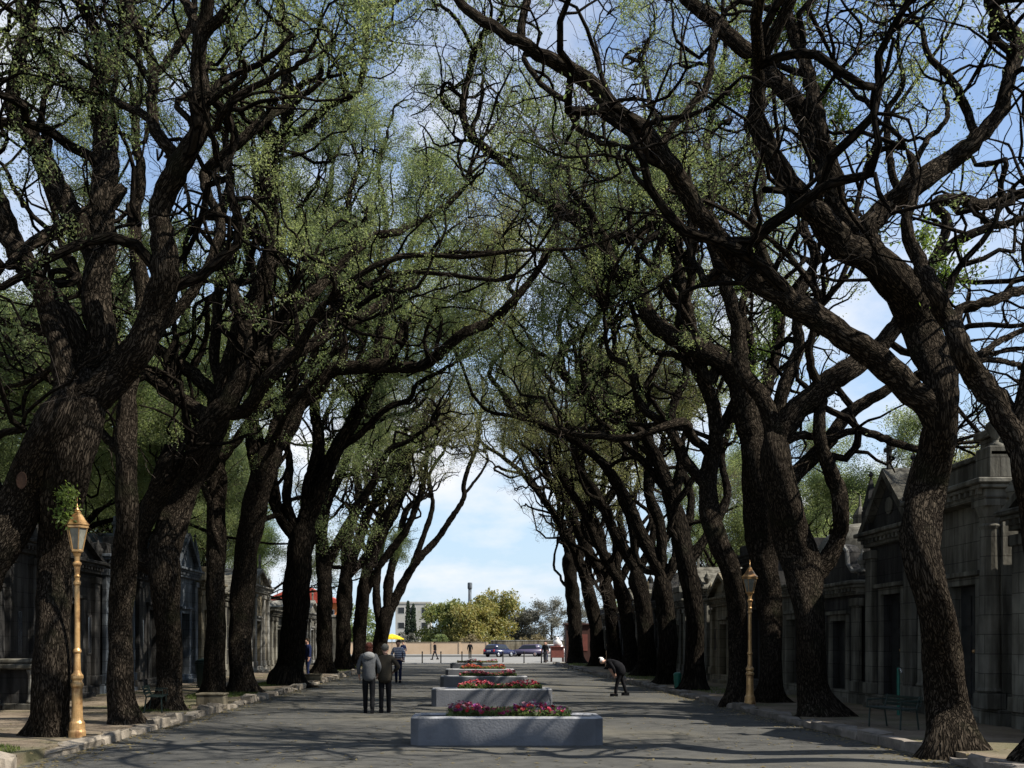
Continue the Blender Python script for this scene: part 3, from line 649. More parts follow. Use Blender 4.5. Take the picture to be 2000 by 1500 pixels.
traced_tree('broad leaning tree standing close behind a slimmer one, fifth along the left kerb', GROUP_L, 35.6,
  [(472, 1352, 62), (470, 1290, 54), (472, 1200, 52), (480, 1090, 54), (495, 1000, 56), (515, 920, 58), (540, 860, 54)],
  [(-1, [(540, 860, 53), (560, 830, 51), (585, 782, 46), (620, 745, 39), (647, 724, 34), (687, 717, 32), (757, 715, 30), (817, 717, 26), (862, 688, 25), (904, 652, 24), (950, 633, 22), (995, 595, 20), (1037, 547, 16), (1066, 505, 13), (1083, 470, 12), (1086, 425, 8)]),
   (1, [(520, 900, 42), (545, 820, 36), (570, 745, 30), (575, 650, 26), (610, 560, 22), (600, 470, 18), (640, 400, 14), (650, 320, 10)]),
   (2, [(505, 930, 32), (490, 850, 28), (500, 760, 24), (530, 690, 20), (520, 600, 16), (545, 520, 12), (560, 430, 9)]),
   (0, [(655, 724, 20), (672, 690, 22), (662, 630, 22), (648, 580, 20), (660, 520, 17), (690, 470, 15), (680, 400, 12), (700, 330, 9)]),
   (.6, [(687, 717, 14), (730, 690, 18), (744, 630, 17), (752, 570, 15), (740, 500, 13), (755, 430, 11), (740, 330, 9), (760, 250, 7)])],
  'leaf', 1.2, .8, seed=11, extra=6)
traced_tree('wide flared tree forking low beside a person in dark blue, sixth along the left kerb', GROUP_L, 40.8,
  [(560, 1337, 78), (567, 1300, 66), (574, 1230, 60), (580, 1150, 58), (586, 1080, 58), (596, 1020, 58)],
  [(1, [(575, 1050, 24), (545, 1010, 22), (528, 960, 22), (530, 900, 18), (500, 830, 15), (510, 750, 12)]),
   (-1, [(600, 1010, 44), (628, 950, 38), (652, 885, 34), (690, 820, 30), (712, 775, 26), (729, 735, 24), (740, 675, 22), (754, 622, 20), (790, 560, 16), (800, 490, 13), (830, 430, 10)]),
   (1, [(598, 1020, 38), (604, 950, 34), (622, 870, 30), (615, 790, 24), (640, 740, 20), (630, 650, 16), (655, 600, 12), (640, 520, 9)]),
   (-.5, [(652, 885, 18), (700, 850, 17), (752, 800, 15), (800, 780, 12), (815, 750, 11), (860, 725, 9), (900, 700, 7)]),
   (2, [(590, 1060, 26), (560, 980, 22), (566, 900, 18), (550, 820, 15), (575, 740, 11)])],
  'leaf', 1.2, .8, near=False, flare=.3, seed=13, extra=6)
traced_tree('curved pale-edged tree bowing away from the road, seventh along the left kerb', GROUP_L, 51,
  [(632, 1321, 44), (634, 1270, 36), (634, 1200, 34), (634, 1130, 34), (630, 1080, 32), (628, 1040, 30)],
  [(0, [(628, 1040, 26), (640, 980, 24), (668, 920, 22), (690, 860, 19), (730, 800, 16), (735, 730, 13), (770, 680, 10)]),
   (-1, [(634, 1110, 26), (665, 1050, 24), (700, 990, 22), (735, 930, 18), (760, 880, 14), (800, 860, 11), (840, 830, 8)]),
   (2, [(630, 1070, 20), (620, 1000, 18), (640, 920, 15), (625, 850, 12), (650, 780, 9)])],
  'leaf', .8, .9, near=False, seed=15, extra=7)
traced_tree('mid-row tree with several steep stems above a thin pale post, eighth along the left kerb', GROUP_L, 58,
  [(668, 1313, 40), (670, 1260, 34), (672, 1190, 34), (676, 1120, 34)],
  [(0, [(676, 1120, 26), (700, 1060, 24), (720, 1000, 22), (760, 940, 19), (780, 880, 15), (820, 830, 11), (850, 770, 8)]),
   (1, [(674, 1130, 24), (680, 1050, 22), (700, 980, 18), (695, 900, 15), (720, 830, 11)]),
   (-1, [(676, 1130, 20), (720, 1080, 20), (752, 1010, 18), (782, 950, 15), (790, 890, 12), (830, 840, 9)])],
  'leaf_pale', .6, .9, near=False, seed=17, extra=7)
traced_tree('slender tree behind a far gold lamp, ninth along the left kerb', GROUP_L, 66,
  [(700, 1306, 34), (702, 1250, 30), (706, 1190, 30), (712, 1130, 28)],
  [(0, [(712, 1130, 24), (740, 1060, 21), (770, 1000, 18), (798, 940, 15), (800, 890, 12), (840, 850, 9)]),
   (-1, [(708, 1170, 20), (745, 1100, 19), (790, 1040, 17), (812, 990, 15), (830, 930, 12), (834, 880, 9)]),
   (1, [(710, 1140, 18), (720, 1070, 16), (745, 990, 13), (750, 930, 10)])],
  'leaf_pale', .4, .9, near=False, seed=19, extra=7)
traced_tree('last tree of the left row, its open stems leaning far out over the avenue', GROUP_L, 75,
  [(738, 1300, 36), (742, 1262, 32), (750, 1220, 32), (762, 1180, 32)],
  [(0, [(762, 1190, 24), (790, 1135, 21), (815, 1095, 18), (850, 1058, 16), (873, 1025, 14), (905, 975, 12), (906, 948, 11), (915, 913, 11), (932, 871, 10), (934, 832, 9), (944, 780, 8), (940, 730, 6)]),
   (0, [(915, 955, 7), (935, 930, 6), (952, 900, 5), (948, 885, 4)]),
   (0, [(757, 1200, 24), (760, 1130, 22), (780, 1060, 18), (792, 1000, 15), (826, 960, 12), (822, 910, 10), (850, 870, 8)]),
   (.5, [(745, 1240, 20), (735, 1160, 19), (742, 1080, 16), (760, 1010, 13), (765, 940, 10)]),
   (0, [(800, 1115, 14), (830, 1040, 13), (845, 985, 11), (838, 930, 9), (868, 880, 7)])],
  'leaf_pale', .25, .9, near=False, seed=21)
# right row
traced_tree('great tree just off the right frame edge, its trunk curving in over the large mausoleum', GROUP_R, 13.2,
  [(2070, 1500, 100), (2074, 1400, 88), (2064, 1250, 82), (2044, 1120, 78), (2026, 1000, 78), (2008, 910, 74), (1990, 845, 68)],
  [(.8, [(1980, 840, 60), (1950, 795, 54), (1905, 735, 50), (1878, 680, 46), (1850, 620, 40), (1822, 565, 37), (1790, 500, 32), (1770, 430, 26), (1790, 360, 20), (1770, 290, 14)]),
   (-.5, [(1988, 850, 46), (2010, 740, 42), (2030, 620, 38), (2010, 480, 34), (2040, 340, 30), (2020, 200, 26), (2050, 60, 22)]),
   (1, [(1868, 650, 22), (1875, 605, 22), (1920, 592, 22), (1965, 578, 20), (2020, 560, 18)]),
   (1.5, [(1890, 710, 16), (1912, 694, 16), (1950, 668, 15), (2010, 640, 13), (2060, 610, 10)]),
   (1.5, [(1900, 720, 14), (1925, 702, 14), (1965, 706, 13), (2020, 730, 10)])],
  'leaf', .2, .5, seed=23)
traced_tree('crooked rough-barked tree with sunlit edges, nearest trunk on the right', GROUP_R, 16.1,
  [(1862, 1462, 98), (1852, 1390, 88), (1842, 1290, 84), (1826, 1190, 80), (1806, 1105, 78), (1797, 1030, 80), (1808, 960, 78), (1828, 890, 74), (1838, 820, 72), (1836, 750, 74), (1818, 690, 78), (1795, 630, 78), (1764, 570, 78), (1725, 522, 78), (1694, 480, 72)],
  [(-1, [(1690, 500, 64), (1645, 480, 60), (1597, 420, 54), (1540, 360, 46), (1497, 285, 42), (1476, 227, 38), (1484, 165, 34), (1484, 128, 32)]),
   (1, [(1690, 470, 56), (1640, 415, 46), (1615, 315, 44), (1580, 245, 42), (1538, 185, 40), (1489, 130, 40), (1433, 77, 34), (1387, 35, 30), (1340, 0, 26), (1290, -60, 22)]),
   (.8, [(1615, 310, 34), (1600, 240, 32), (1580, 147, 30), (1555, 80, 28), (1540, 30, 25), (1530, -50, 20)]),
   (.5, [(1690, 450, 56), (1735, 402, 54), (1790, 357, 52), (1850, 318, 46), (1900, 280, 42), (1947, 227, 36), (1972, 157, 32), (1988, 75, 32), (1962, 50, 30), (1940, 20, 26), (1925, -50, 20)]),
   (-1.2, [(1820, 800, 66), (1780, 765, 64), (1720, 705, 62), (1650, 657, 58), (1597, 620, 56), (1510, 570, 52), (1445, 515, 48), (1405, 470, 44), (1335, 367, 42), (1300, 310, 42), (1258, 262, 44), (1212, 227, 42), (1160, 168, 38), (1090, 122, 34), (1030, 92, 30), (978, 63, 26), (925, 31, 22), (897, 3, 20), (860, -60, 16)]),
   (.5, [(1022, 88, 22), (1018, 55, 20), (1030, 0, 18), (1040, -60, 15)]),
   (-.8, [(1025, 105, 12), (1045, 150, 13), (1069, 178, 13), (1104, 196, 13), (1118, 235, 13), (1160, 272, 13), (1215, 282, 12)]),
   (1, [(1752, 385, 18), (1742, 330, 18), (1733, 270, 17), (1735, 210, 14), (1765, 160, 12), (1750, 100, 9)]),
   (1.5, [(1752, 372, 14), (1790, 310, 14), (1815, 270, 13), (1850, 230, 11), (1840, 170, 8)]),
   (.5, [(1905, 280, 18), (1890, 220, 18), (1860, 160, 16), (1810, 100, 13), (1800, 40, 10)]),
   (1, [(1290, 300, 16), (1320, 240, 17), (1380, 170, 16), (1390, 90, 14), (1410, 30, 10)])],
  'leaf', .28, .62, seed=25, flare=.35, clumps=[(1850, 545, .3, .38, 420), (1800, 470, .4, .25, 200), (1835, 620, .3, .22, 160), (1545, 50, .6, .45, 420), (1600, 190, .4, .32, 300), (1640, 230, .4, .25, 180), (1430, 190, .3, .25, 150)])
traced_tree('tree with a hooked side limb like a hanger, beside the right gold lamp post', GROUP_R, 23.4,
  [(1592, 1397, 84), (1588, 1340, 64), (1584, 1260, 62), (1578, 1180, 68), (1566, 1110, 84), (1548, 1050, 84), (1528, 970, 80), (1515, 890, 70), (1512, 840, 62)],
  [(-1.2, [(1590, 1120, 48), (1622, 1085, 42), (1638, 1045, 37), (1642, 1000, 35), (1634, 950, 36), (1614, 900, 32), (1598, 840, 28), (1604, 770, 24), (1580, 690, 20), (1600, 600, 15)]),
   (-.6, [(1520, 860, 52), (1548, 808, 52), (1600, 763, 52), (1650, 727, 50), (1700, 694, 46), (1745, 645, 40), (1790, 585, 34), (1820, 520, 28), (1870, 470, 24), (1930, 445, 20), (1990, 430, 16), (2050, 400, 12)]),
   (.6, [(1560, 850, 20), (1615, 857, 19), (1678, 840, 18), (1737, 862, 17), (1797, 878, 15), (1850, 865, 10)]),
   (1, [(1530, 960, 40), (1575, 905, 36), (1615, 865, 32), (1650, 815, 30), (1690, 785, 26), (1734, 760, 22), (1790, 730, 16)]),
   (.8, [(1514, 850, 44), (1490, 780, 40), (1450, 727, 38), (1440, 640, 34), (1422, 570, 30), (1398, 500, 28), (1380, 430, 24), (1395, 350, 20), (1380, 270, 16), (1400, 190, 12)]),
   (1.4, [(1512, 840, 36), (1530, 760, 32), (1560, 680, 28), (1555, 590, 24), (1590, 510, 20), (1570, 430, 16), (1600, 350, 12)]),
   (1.5, [(1800, 560, 20), (1850, 440, 22), (1825, 398, 24), (1870, 390, 25), (1930, 398, 26), (1985, 382, 24), (2060, 360, 18)])],
  'leaf', .4, .8, seed=27, flare=.7)
traced_tree('thick dark tree throwing a wavy limb across the avenue, right of the lamp post', GROUP_R, 26.4,
  [(1506, 1371, 58), (1506, 1310, 52), (1504, 1210, 52), (1494, 1110, 64), (1486, 1010, 72), (1478, 920, 68), (1468, 840, 62)],
  [(-1.5, [(1462, 830, 61), (1452, 770, 56), (1432, 722, 51), (1370, 685, 46), (1310, 655, 41), (1272, 625, 38), (1252, 580, 35), (1240, 553, 33), (1200, 530, 30), (1188, 500, 29), (1174, 462, 28), (1145, 440, 27), (1107, 420, 26), (1065, 395, 22), (1023, 367, 21), (992, 325, 21), (955, 296, 20), (915, 259, 18), (904, 210, 17), (914, 157, 16), (926, 105, 15), (943, 70, 11)]),
   (.4, [(1248, 563, 20), (1275, 530, 22), (1288, 485, 22), (1302, 420, 22), (1282, 360, 20), (1300, 290, 16), (1270, 200, 13), (1255, 120, 10)]),
   (.4, [(1440, 735, 28), (1400, 720, 26), (1387, 745, 20), (1360, 680, 24), (1345, 605, 23), (1328, 535, 21), (1310, 470, 19), (1330, 400, 15), (1310, 330, 11)]),
   (1, [(1470, 860, 40), (1495, 760, 34), (1520, 650, 28), (1510, 540, 24), (1470, 440, 20), (1490, 350, 16), (1460, 260, 12)]),
   (-1.8, [(926, 105, 8), (905, 60, 9), (880, 25, 8), (850, 5, 6)]),
   (-.5, [(1085, 405, 10), (1088, 440, 10), (1070, 480, 10), (1050, 520, 7)])],
  'leaf', .45, .85, seed=29, clumps=[(1495, 690, -.4, .40, 380), (1470, 740, -.5, .25, 180), (1510, 620, -.3, .25, 160), (1440, 560, -.3, .3, 160)])
traced_tree('narrow tree partly hidden behind the right gold lamp post', GROUP_R, 28.9,
  [(1440, 1371, 48), (1442, 1300, 42), (1440, 1200, 40), (1428, 1120, 42), (1402, 1060, 44), (1386, 1000, 44), (1384, 930, 42), (1398, 860, 38)],
  [(0, [(1398, 860, 34), (1390, 780, 30), (1350, 700, 26), (1330, 620, 22), (1350, 540, 18), (1320, 460, 14), (1340, 380, 10)]),
   (1.5, [(1400, 850, 28), (1440, 780, 25), (1470, 690, 21), (1450, 600, 17), (1480, 510, 13), (1460, 420, 10)]),
   (-1, [(1385, 960, 26), (1340, 900, 24), (1300, 830, 21), (1250, 790, 18), (1230, 720, 15), (1190, 690, 12), (1180, 610, 9)])],
  'leaf', .8, .85, seed=31, extra=6)
traced_tree('dark tree rising behind the small green bin on the right', GROUP_R, 36.5,
  [(1354, 1347, 50), (1356, 1280, 42), (1356, 1200, 40), (1345, 1120, 42), (1330, 1050, 42), (1310, 970, 40)],
  [(0, [(1310, 970, 34), (1285, 900, 30), (1255, 850, 26), (1212, 815, 24), (1149, 780, 22), (1110, 742, 19), (1088, 708, 18), (1112, 670, 17), (1160, 636, 15), (1176, 587, 13), (1200, 530, 9)]),
   (1, [(1315, 980, 30), (1330, 900, 26), (1310, 810, 22), (1340, 730, 18), (1320, 640, 14), (1350, 560, 10)]),
   (2, [(1345, 1100, 26), (1385, 1040, 24), (1420, 970, 20), (1410, 890, 16), (1440, 800, 12)]),
   (0, [(1160, 790, 14), (1130, 740, 14), (1150, 690, 12), (1190, 640, 9)])],
  'leaf', .8, .85, near=False, seed=33, extra=6)
traced_tree('low-forking tree with a sunlit fork, beyond the small green bin on the right', GROUP_R, 41,
  [(1302, 1336, 44), (1304, 1270, 40), (1300, 1190, 40), (1290, 1120, 42)],
  [(0, [(1290, 1120, 32), (1255, 1050, 30), (1225, 980, 27), (1190, 920, 24), (1150, 880, 20), (1104, 850, 18), (1037, 822, 15), (1002, 801, 14), (976, 760, 12), (957, 735, 11), (962, 706, 10), (992, 682, 9), (1002, 640, 6)]),
   (1, [(1292, 1120, 28), (1290, 1030, 25), (1265, 950, 22), (1270, 860, 18), (1240, 780, 14), (1250, 700, 10)]),
   (2, [(1296, 1140, 26), (1330, 1070, 23), (1350, 980, 19), (1330, 890, 15), (1350, 800, 11)])],
  'leaf_pale', .7, .9, near=False, seed=35, extra=6)
for i, (lab, px, yb, d, w, tr, lm, sd) in enumerate([
  ('dark trunk standing directly behind the bending person in black', 1262, 1324, 47, 42, [(1262, 1260, 38), (1256, 1180, 38), (1240, 1110, 38)], 'leaf_pale', 41),
  ('slanting tree just left of the bending person, its stems crossing its neighbours', 1232, 1317, 53, 36, [(1230, 1260, 32), (1222, 1190, 32), (1206, 1130, 32)], 'leaf_pale', 43),
  ('tree with many steep stems, beside a far gold lamp on the right', 1202, 1311, 59, 36, [(1198, 1260, 30), (1192, 1190, 30), (1180, 1130, 30)], 'leaf_pale', 45)]):
    x, y, _ = tr[-1]
    traced_tree(lab, GROUP_R, d, [(px, yb, w * 1.25)] + tr,
      [(0, [(x, y, 26), (x - 40, y - 70, 23), (x - 70, y - 140, 19), (x - 110, y - 200, 15), (x - 120, y - 260, 11), (x - 150, y - 310, 8)]),
       (1, [(x, y + 5, 22), (x - 5, y - 80, 19), (x - 30, y - 150, 15), (x - 20, y - 230, 11), (x - 40, y - 300, 8)]),
       (1.5, [(x + 3, y + 10, 20), (x + 35, y - 60, 18), (x + 30, y - 140, 14), (x + 50, y - 220, 10)])], lm, .7, .65, near=False, seed=sd, extra=8)
traced_tree('tree with a rounded bulging trunk at the far end of the right row', GROUP_R, 66,
  [(1168, 1306, 36), (1166, 1250, 30), (1158, 1190, 30), (1142, 1130, 30)],
  [(0, [(1142, 1130, 24), (1120, 1070, 22), (1090, 1015, 18), (1065, 980, 15), (1037, 945, 13), (1013, 918, 11), (978, 890, 9), (940, 862, 7), (936, 820, 5)]),
   (.5, [(1145, 1140, 20), (1150, 1060, 18), (1130, 990, 15), (1110, 930, 12), (1080, 890, 9)]),
   (0, [(1095, 1020, 10), (1085, 960, 10), (1050, 900, 9), (1030, 860, 7), (1040, 820, 5)])],
  'leaf_pale', .25, .9, near=False, seed=47, extra=8)
traced_tree('last tree of the right row, beside the plaza and the red stall', GROUP_R, 76,
  [(1126, 1299, 36), (1124, 1250, 32), (1120, 1180, 32), (1112, 1110, 30), (1108, 1080, 26)],
  [(0, [(1108, 1090, 20), (1118, 1040, 18), (1105, 985, 15), (1085, 930, 12), (1065, 880, 9), (1030, 850, 6)]),
   (1, [(1116, 1120, 20), (1145, 1060, 18), (1150, 990, 14), (1130, 920, 11)]),
   (0, [(1110, 1085, 14), (1092, 1030, 13), (1060, 970, 10), (1035, 930, 8), (1010, 880, 6)])],
  'leaf_pale', .3, .9, near=False, seed=49, extra=8)

# trees of the two rows nearer than the frame: their crowns shade the foreground
grown_tree('near tree of the right row, outside the frame', GROUP_R, 7.6, -4.5, .40, -.2, 'leaf', .5, .7, 61, 6, 3.4, near=True)
grown_tree('nearest tree of the right row, outside the frame', GROUP_R, 7.7, -12.0, .40, -.2, 'leaf', .5, .6, 62, 6, 3.4, near=True)
# second row behind the tombs
GB = 'leafy trees behind the tombs'
for i, (lab, X, Y, lm, lf, h, sd) in enumerate([
  ('leafy tree behind the dark left tombs, at the left frame edge', -15.5, 27, 'leaf', 2.0, 15.5, 71),
  ('dense green tree behind the blue-grey tomb on the left', -15.5, 37, 'leaf', 2.2, 17, 72),
  ('leafy tree behind the ochre tombs on the left', -16.5, 48, 'leaf', 2.2, 18, 73),
  ('tall green tree rising beyond the middle of the left tombs', -17.0, 60, 'leaf', 2.0, 18, 74),
  ('leafy tree at the far end of the left tombs, near the orange house', -19.0, 74, 'leaf_dark', 1.3, 14, 75),
  ('loose green tree behind the domed tomb on the right', 17.5, 36, 'leaf_pale', 1.0, 11, 77),
  ('light green tree behind the tomb with scrolled gable', 16.0, 47, 'leaf', 1.2, 13, 78),
  ('green tree beyond the yellow-sided tomb on the right', 18.5, 60, 'leaf', 1.2, 14, 79),
  ('tree behind the far right tombs, by the plaza', 20.0, 73, 'leaf_dark', 1.1, 13, 80)]):
    grown_tree(lab, GB, X, Y, .30, 0.0, lm, lf, 1.15, sd, 6, 2.6, h, spread=.9)

# ---------------------------------------------------------------- tombs along both pavements
def urn(mb, x, y, z, s):
    mb.lathe([(.16 * s, z), (.16 * s, z + .08 * s), (.06 * s, z + .14 * s), (.07 * s, z + .2 * s), (.2 * s, z + .42 * s), (.22 * s, z + .55 * s), (.13 * s, z + .64 * s), (.15 * s, z + .68 * s), (.05 * s, z + .8 * s), (.02 * s, z + .95 * s)], 12, (x, y))
def tomb(label, side, ya, yb, h, style, mat, trim, dep=4.0, roofh=.9, door='door_iron', name='tomb', setback=0.0):
    """front wall faces the avenue; local x runs along the avenue, local y into the plot"""
    w = yb - ya
    X = (9.82 + setback) if side > 0 else (-10.92 - setback)
    root = empty(name, (X, (ya + yb) / 2, 0), label, 'tomb', 'tombs beside the right pavement' if side > 0 else 'tombs beside the left pavement', R(-90) if side > 0 else R(90))
    hw = w / 2; m = M[mat]; t = M[trim]
    dw = min(.55, w * .2); dh = min(2.35, h * .62)
    mb = MB(); mb.box(-hw - .0, hw + .0, -.10, dep, -.05, .42, .02); mb.box(-dw - .25, dw + .25, -.38, -.102, -.05, .24, .015); mb.build('plinth', t, root)
    mb = MB()                                           # walls with a real doorway
    mb.box(-hw + .06, -dw, 0, dep - .1, .42, h); mb.box(dw, hw - .06, 0, dep - .1, .42, h); mb.box(-dw, dw, 0, dep - .1, .42 + dh, h); mb.box(-dw, dw, .55, dep - .1, .42, .42 + dh)
    mb.build('wall', m, root)
    mb = MB(); mb.box(-dw, -.01, .22, .28, .424, .42 + dh - .004); mb.box(.01, dw, .22, .28, .424, .42 + dh - .004)
    for i in range(2):
        for k in range(3):
            x0 = -dw + .09 if i == 0 else .1; z0 = .55 + k * (dh - .2) / 3
            mb.box(x0, x0 + dw - .2, .195, .222, z0, z0 + (dh - .2) / 3 - .12)
    dr = mb.build('door', M[door], root)
    mb = MB(); mb.ball((.07, .17, .42 + dh * .45), .04, 8); mb.build('handle', M['brass'], dr, True)
    mb = MB()                                           # surround of the doorway
    mb.box(-dw - .16, -dw + .002, -.05, .03, .42, .42 + dh + .16, .01); mb.box(dw - .002, dw + .16, -.05, .03, .42, .42 + dh + .16, .01); mb.box(-dw, dw, -.053, .03, .42 + dh, .42 + dh + .163, .01)
    mb.box(-dw - .26, dw + .26, -.14, .02, .42 + dh + .165, .42 + dh + .26, .01)
    mb.build('door_frame', t, root)
    if w > 2.8:
        for s in (-1, 1):
            cx = s * (dw + (hw - dw) / 2 + .04); mb = MB(); mb.box(cx - .17, cx + .17, -.03, .04, 1.3, 1.3 + dh * .5, .01); f = mb.build('window_frame', t, root)
            mb = MB(); mb.box(cx - .12, cx + .12, -.035, .0, 1.36, 1.24 + dh * .5); mb.build('pane', M['glass_dark'], f)
    xs = [-hw + .26, hw - .26] if w < 4 else [-hw + .28, -hw * .42, hw * .42, hw - .28]
    for x in xs:
        mb = MB(); q = .2
        if style == 'temple':
            mb.box(x - q - .05, x + q + .05, -.34, .05, .42, .72, .02)
            mb.lathe([(.2, .72), (.235, .76), (.2, .82), (.2, 1.5), (.17, h - .62), (.2, h - .55), (.17, h - .5), (.24, h - .25), (.26, h - .2)], 16, (x, -.13))
            mb.box(x - q - .06, x + q + .06, -.36, .05, h - .2, h - .06, .015)
            mb.build('column', t, root, False)
        else:
            mb.box(x - q, x + q, -.12, .05, .42, h - .3, .01); mb.box(x - q - .05, x + q + .05, -.17, .05, .42, .68, .01); mb.box(x - q - .05, x + q + .05, -.17, .05, h - .34, h - .14, .015)
            mb.build('pilaster', t, root)
    mb = MB()
    mb.box(-hw - .02, hw + .02, -.36 if style == 'temple' else -.14, dep, h - .055, h + .12, .01)
    mb.box(-hw - .1, hw + .1, -.48 if style == 'temple' else -.26, dep + .05, h + .123, h + .2, .015)
    mb.box(-hw - .16, hw + .16, -.56 if style == 'temple' else -.34, dep + .08, h + .203, h + .30, .02)
    n = max(5, int(w / .22))
    for i in range(n):
        x = -hw + .12 + (w - .24) * i / (n - 1); mb.box(x - .045, x + .045, -.235 if style != 'temple' else -.455, -.13, h + .03, h + .122)
    mb.build('cornice', t, root)
    z = h + .302
    if style in ('gable', 'gothic'):
        rh = roofh * (1.5 if style == 'gothic' else 1)
        mb = MB(); mb.prism([(-hw + .02, z), (hw - .02, z), (0, z + rh - .12)], 'y', -.05, dep - .1); mb.build('gable', m, root)
        mb = MB(); mb.prism([(-hw - .14, z + .002), (-hw + .12, z + .002), (0, z + rh - .15), (hw - .12, z + .002), (hw + .14, z + .002), (0, z + rh + .03)], 'y', -.24, dep + .04); mb.build('roof', t, root)
        mb = MB(); mb.lathe([(.2, z + rh * .35), (.2, z + rh * .36), (.0, z + rh * .361)], 12); 
        for v in mb.bm.verts: v.co = Vector((v.co.x, -.06 - (v.co.z - z - rh * .35) * 2, z + rh * .38 + v.co.y))
        mb.build('medallion', t, root)
        mb = MB(); mb.box(-.05, .05, -.12, -.02, z + rh, z + rh + .75, .01); mb.box(-.22, .22, -.115, -.025, z + rh + .42, z + rh + .52, .01); mb.build('cross', t, root)
        for s in (-1, 1):
            mb = MB()
            if style == 'gothic':
                mb.box(s * (hw - .18) - .17, s * (hw - .18) + .17, -.2, .14, z, z + .55, .02)
                mb.lathe([(.2, z + .552), (.22, z + .6), (.02, z + 1.35), (.07, z + 1.4), (.01, z + 1.5)], 4, (s * (hw - .18), -.03), .785)
                mb.build('pinnacle', m, root)
            else:
                urn(mb, s * (hw - .1), -.08, z, .7); mb.build('urn', t, root, True)
    elif style == 'temple':
        mb = MB(); mb.box(-hw + .05, hw - .05, -.2, .15, z, z + .42, .02); mb.box(-hw, hw, -.26, .2, z + .422, z + .52, .02)
        for x in xs: mb.box(x - .26, x + .26, -.28, .22, z + .005, z + .60, .02)
        mb.build('parapet', t, root)
        for x in xs:
            mb = MB(); urn(mb, x, -.03, z + .6, .8); mb.build('urn', t, root, True)
        mb = MB(); mb.box(-hw + .4, hw - .4, .9, dep - .2, z, z + 1.2, .02); mb.box(-hw + .3, hw - .3, .8, dep - .1, z + 1.202, z + 1.36, .02); mb.build('attic', m, root)
    elif style == 'scroll':
        pts = [(-hw + .05, z), (hw - .05, z), (hw - .1, z + .22), (hw * .72, z + .26), (hw * .55, z + .45), (hw * .5, z + .78), (hw * .34, z + .95), (0, z + 1.04), (-hw * .34, z + .95), (-hw * .5, z + .78), (-hw * .55, z + .45), (-hw * .72, z + .26), (-hw + .1, z + .22)]
        mb = MB(); mb.prism(pts, 'y', -.1, .25); mb.build('gable', m, root)
        mb = MB()
        edge = pts[2:]
        mb.tube([(x, -.1, zz) for x, zz in edge], .055, 6); mb.build('moulding', M['stone_light'], root)
        for s in (-1, 1):
            mb = MB(); urn(mb, s * (hw - .15), .05, z + .2, .6); mb.build('urn', M['stone_light'], root, True)
    elif style == 'dome':
        mb = MB(); r = min(hw, dep / 2) * .75
        mb.lathe([(r, z), (r, z + .45), (r + .08, z + .46), (r + .08, z + .55)], 20, (0, dep / 2)); mb.build('drum', m, root)
        mb = MB(); mb.lathe([(r * math.cos(a), z + .55 + r * .95 * math.sin(a)) for a in np.linspace(0, 1.45, 9)], 20, (0, dep / 2)); dm = mb.build('dome', t, root, True)
        mb = MB(); mb.lathe([(.2, z + .5 + r * .94), (.2, z + .8 + r * .95), (.05, z + 1.05 + r * .95), (.02, z + 1.4 + r * .95)], 10, (0, dep / 2)); mb.build('finial', t, root)
    else:
        mb = MB(); mb.box(-hw + .1, hw - .1, -.1, dep - .2, z, z + .35, .02); mb.box(-hw * .35, hw * .35, -.14, .3, z + .352, z + .62, .02); mb.build('parapet', m, root)
        mb = MB(); mb.box(-.05, .05, .02, .12, z + .62, z + 1.3, .01); mb.box(-.2, .2, .025, .115, z + 1.0, z + 1.1, .01); mb.build('cross', t, root)
    return root
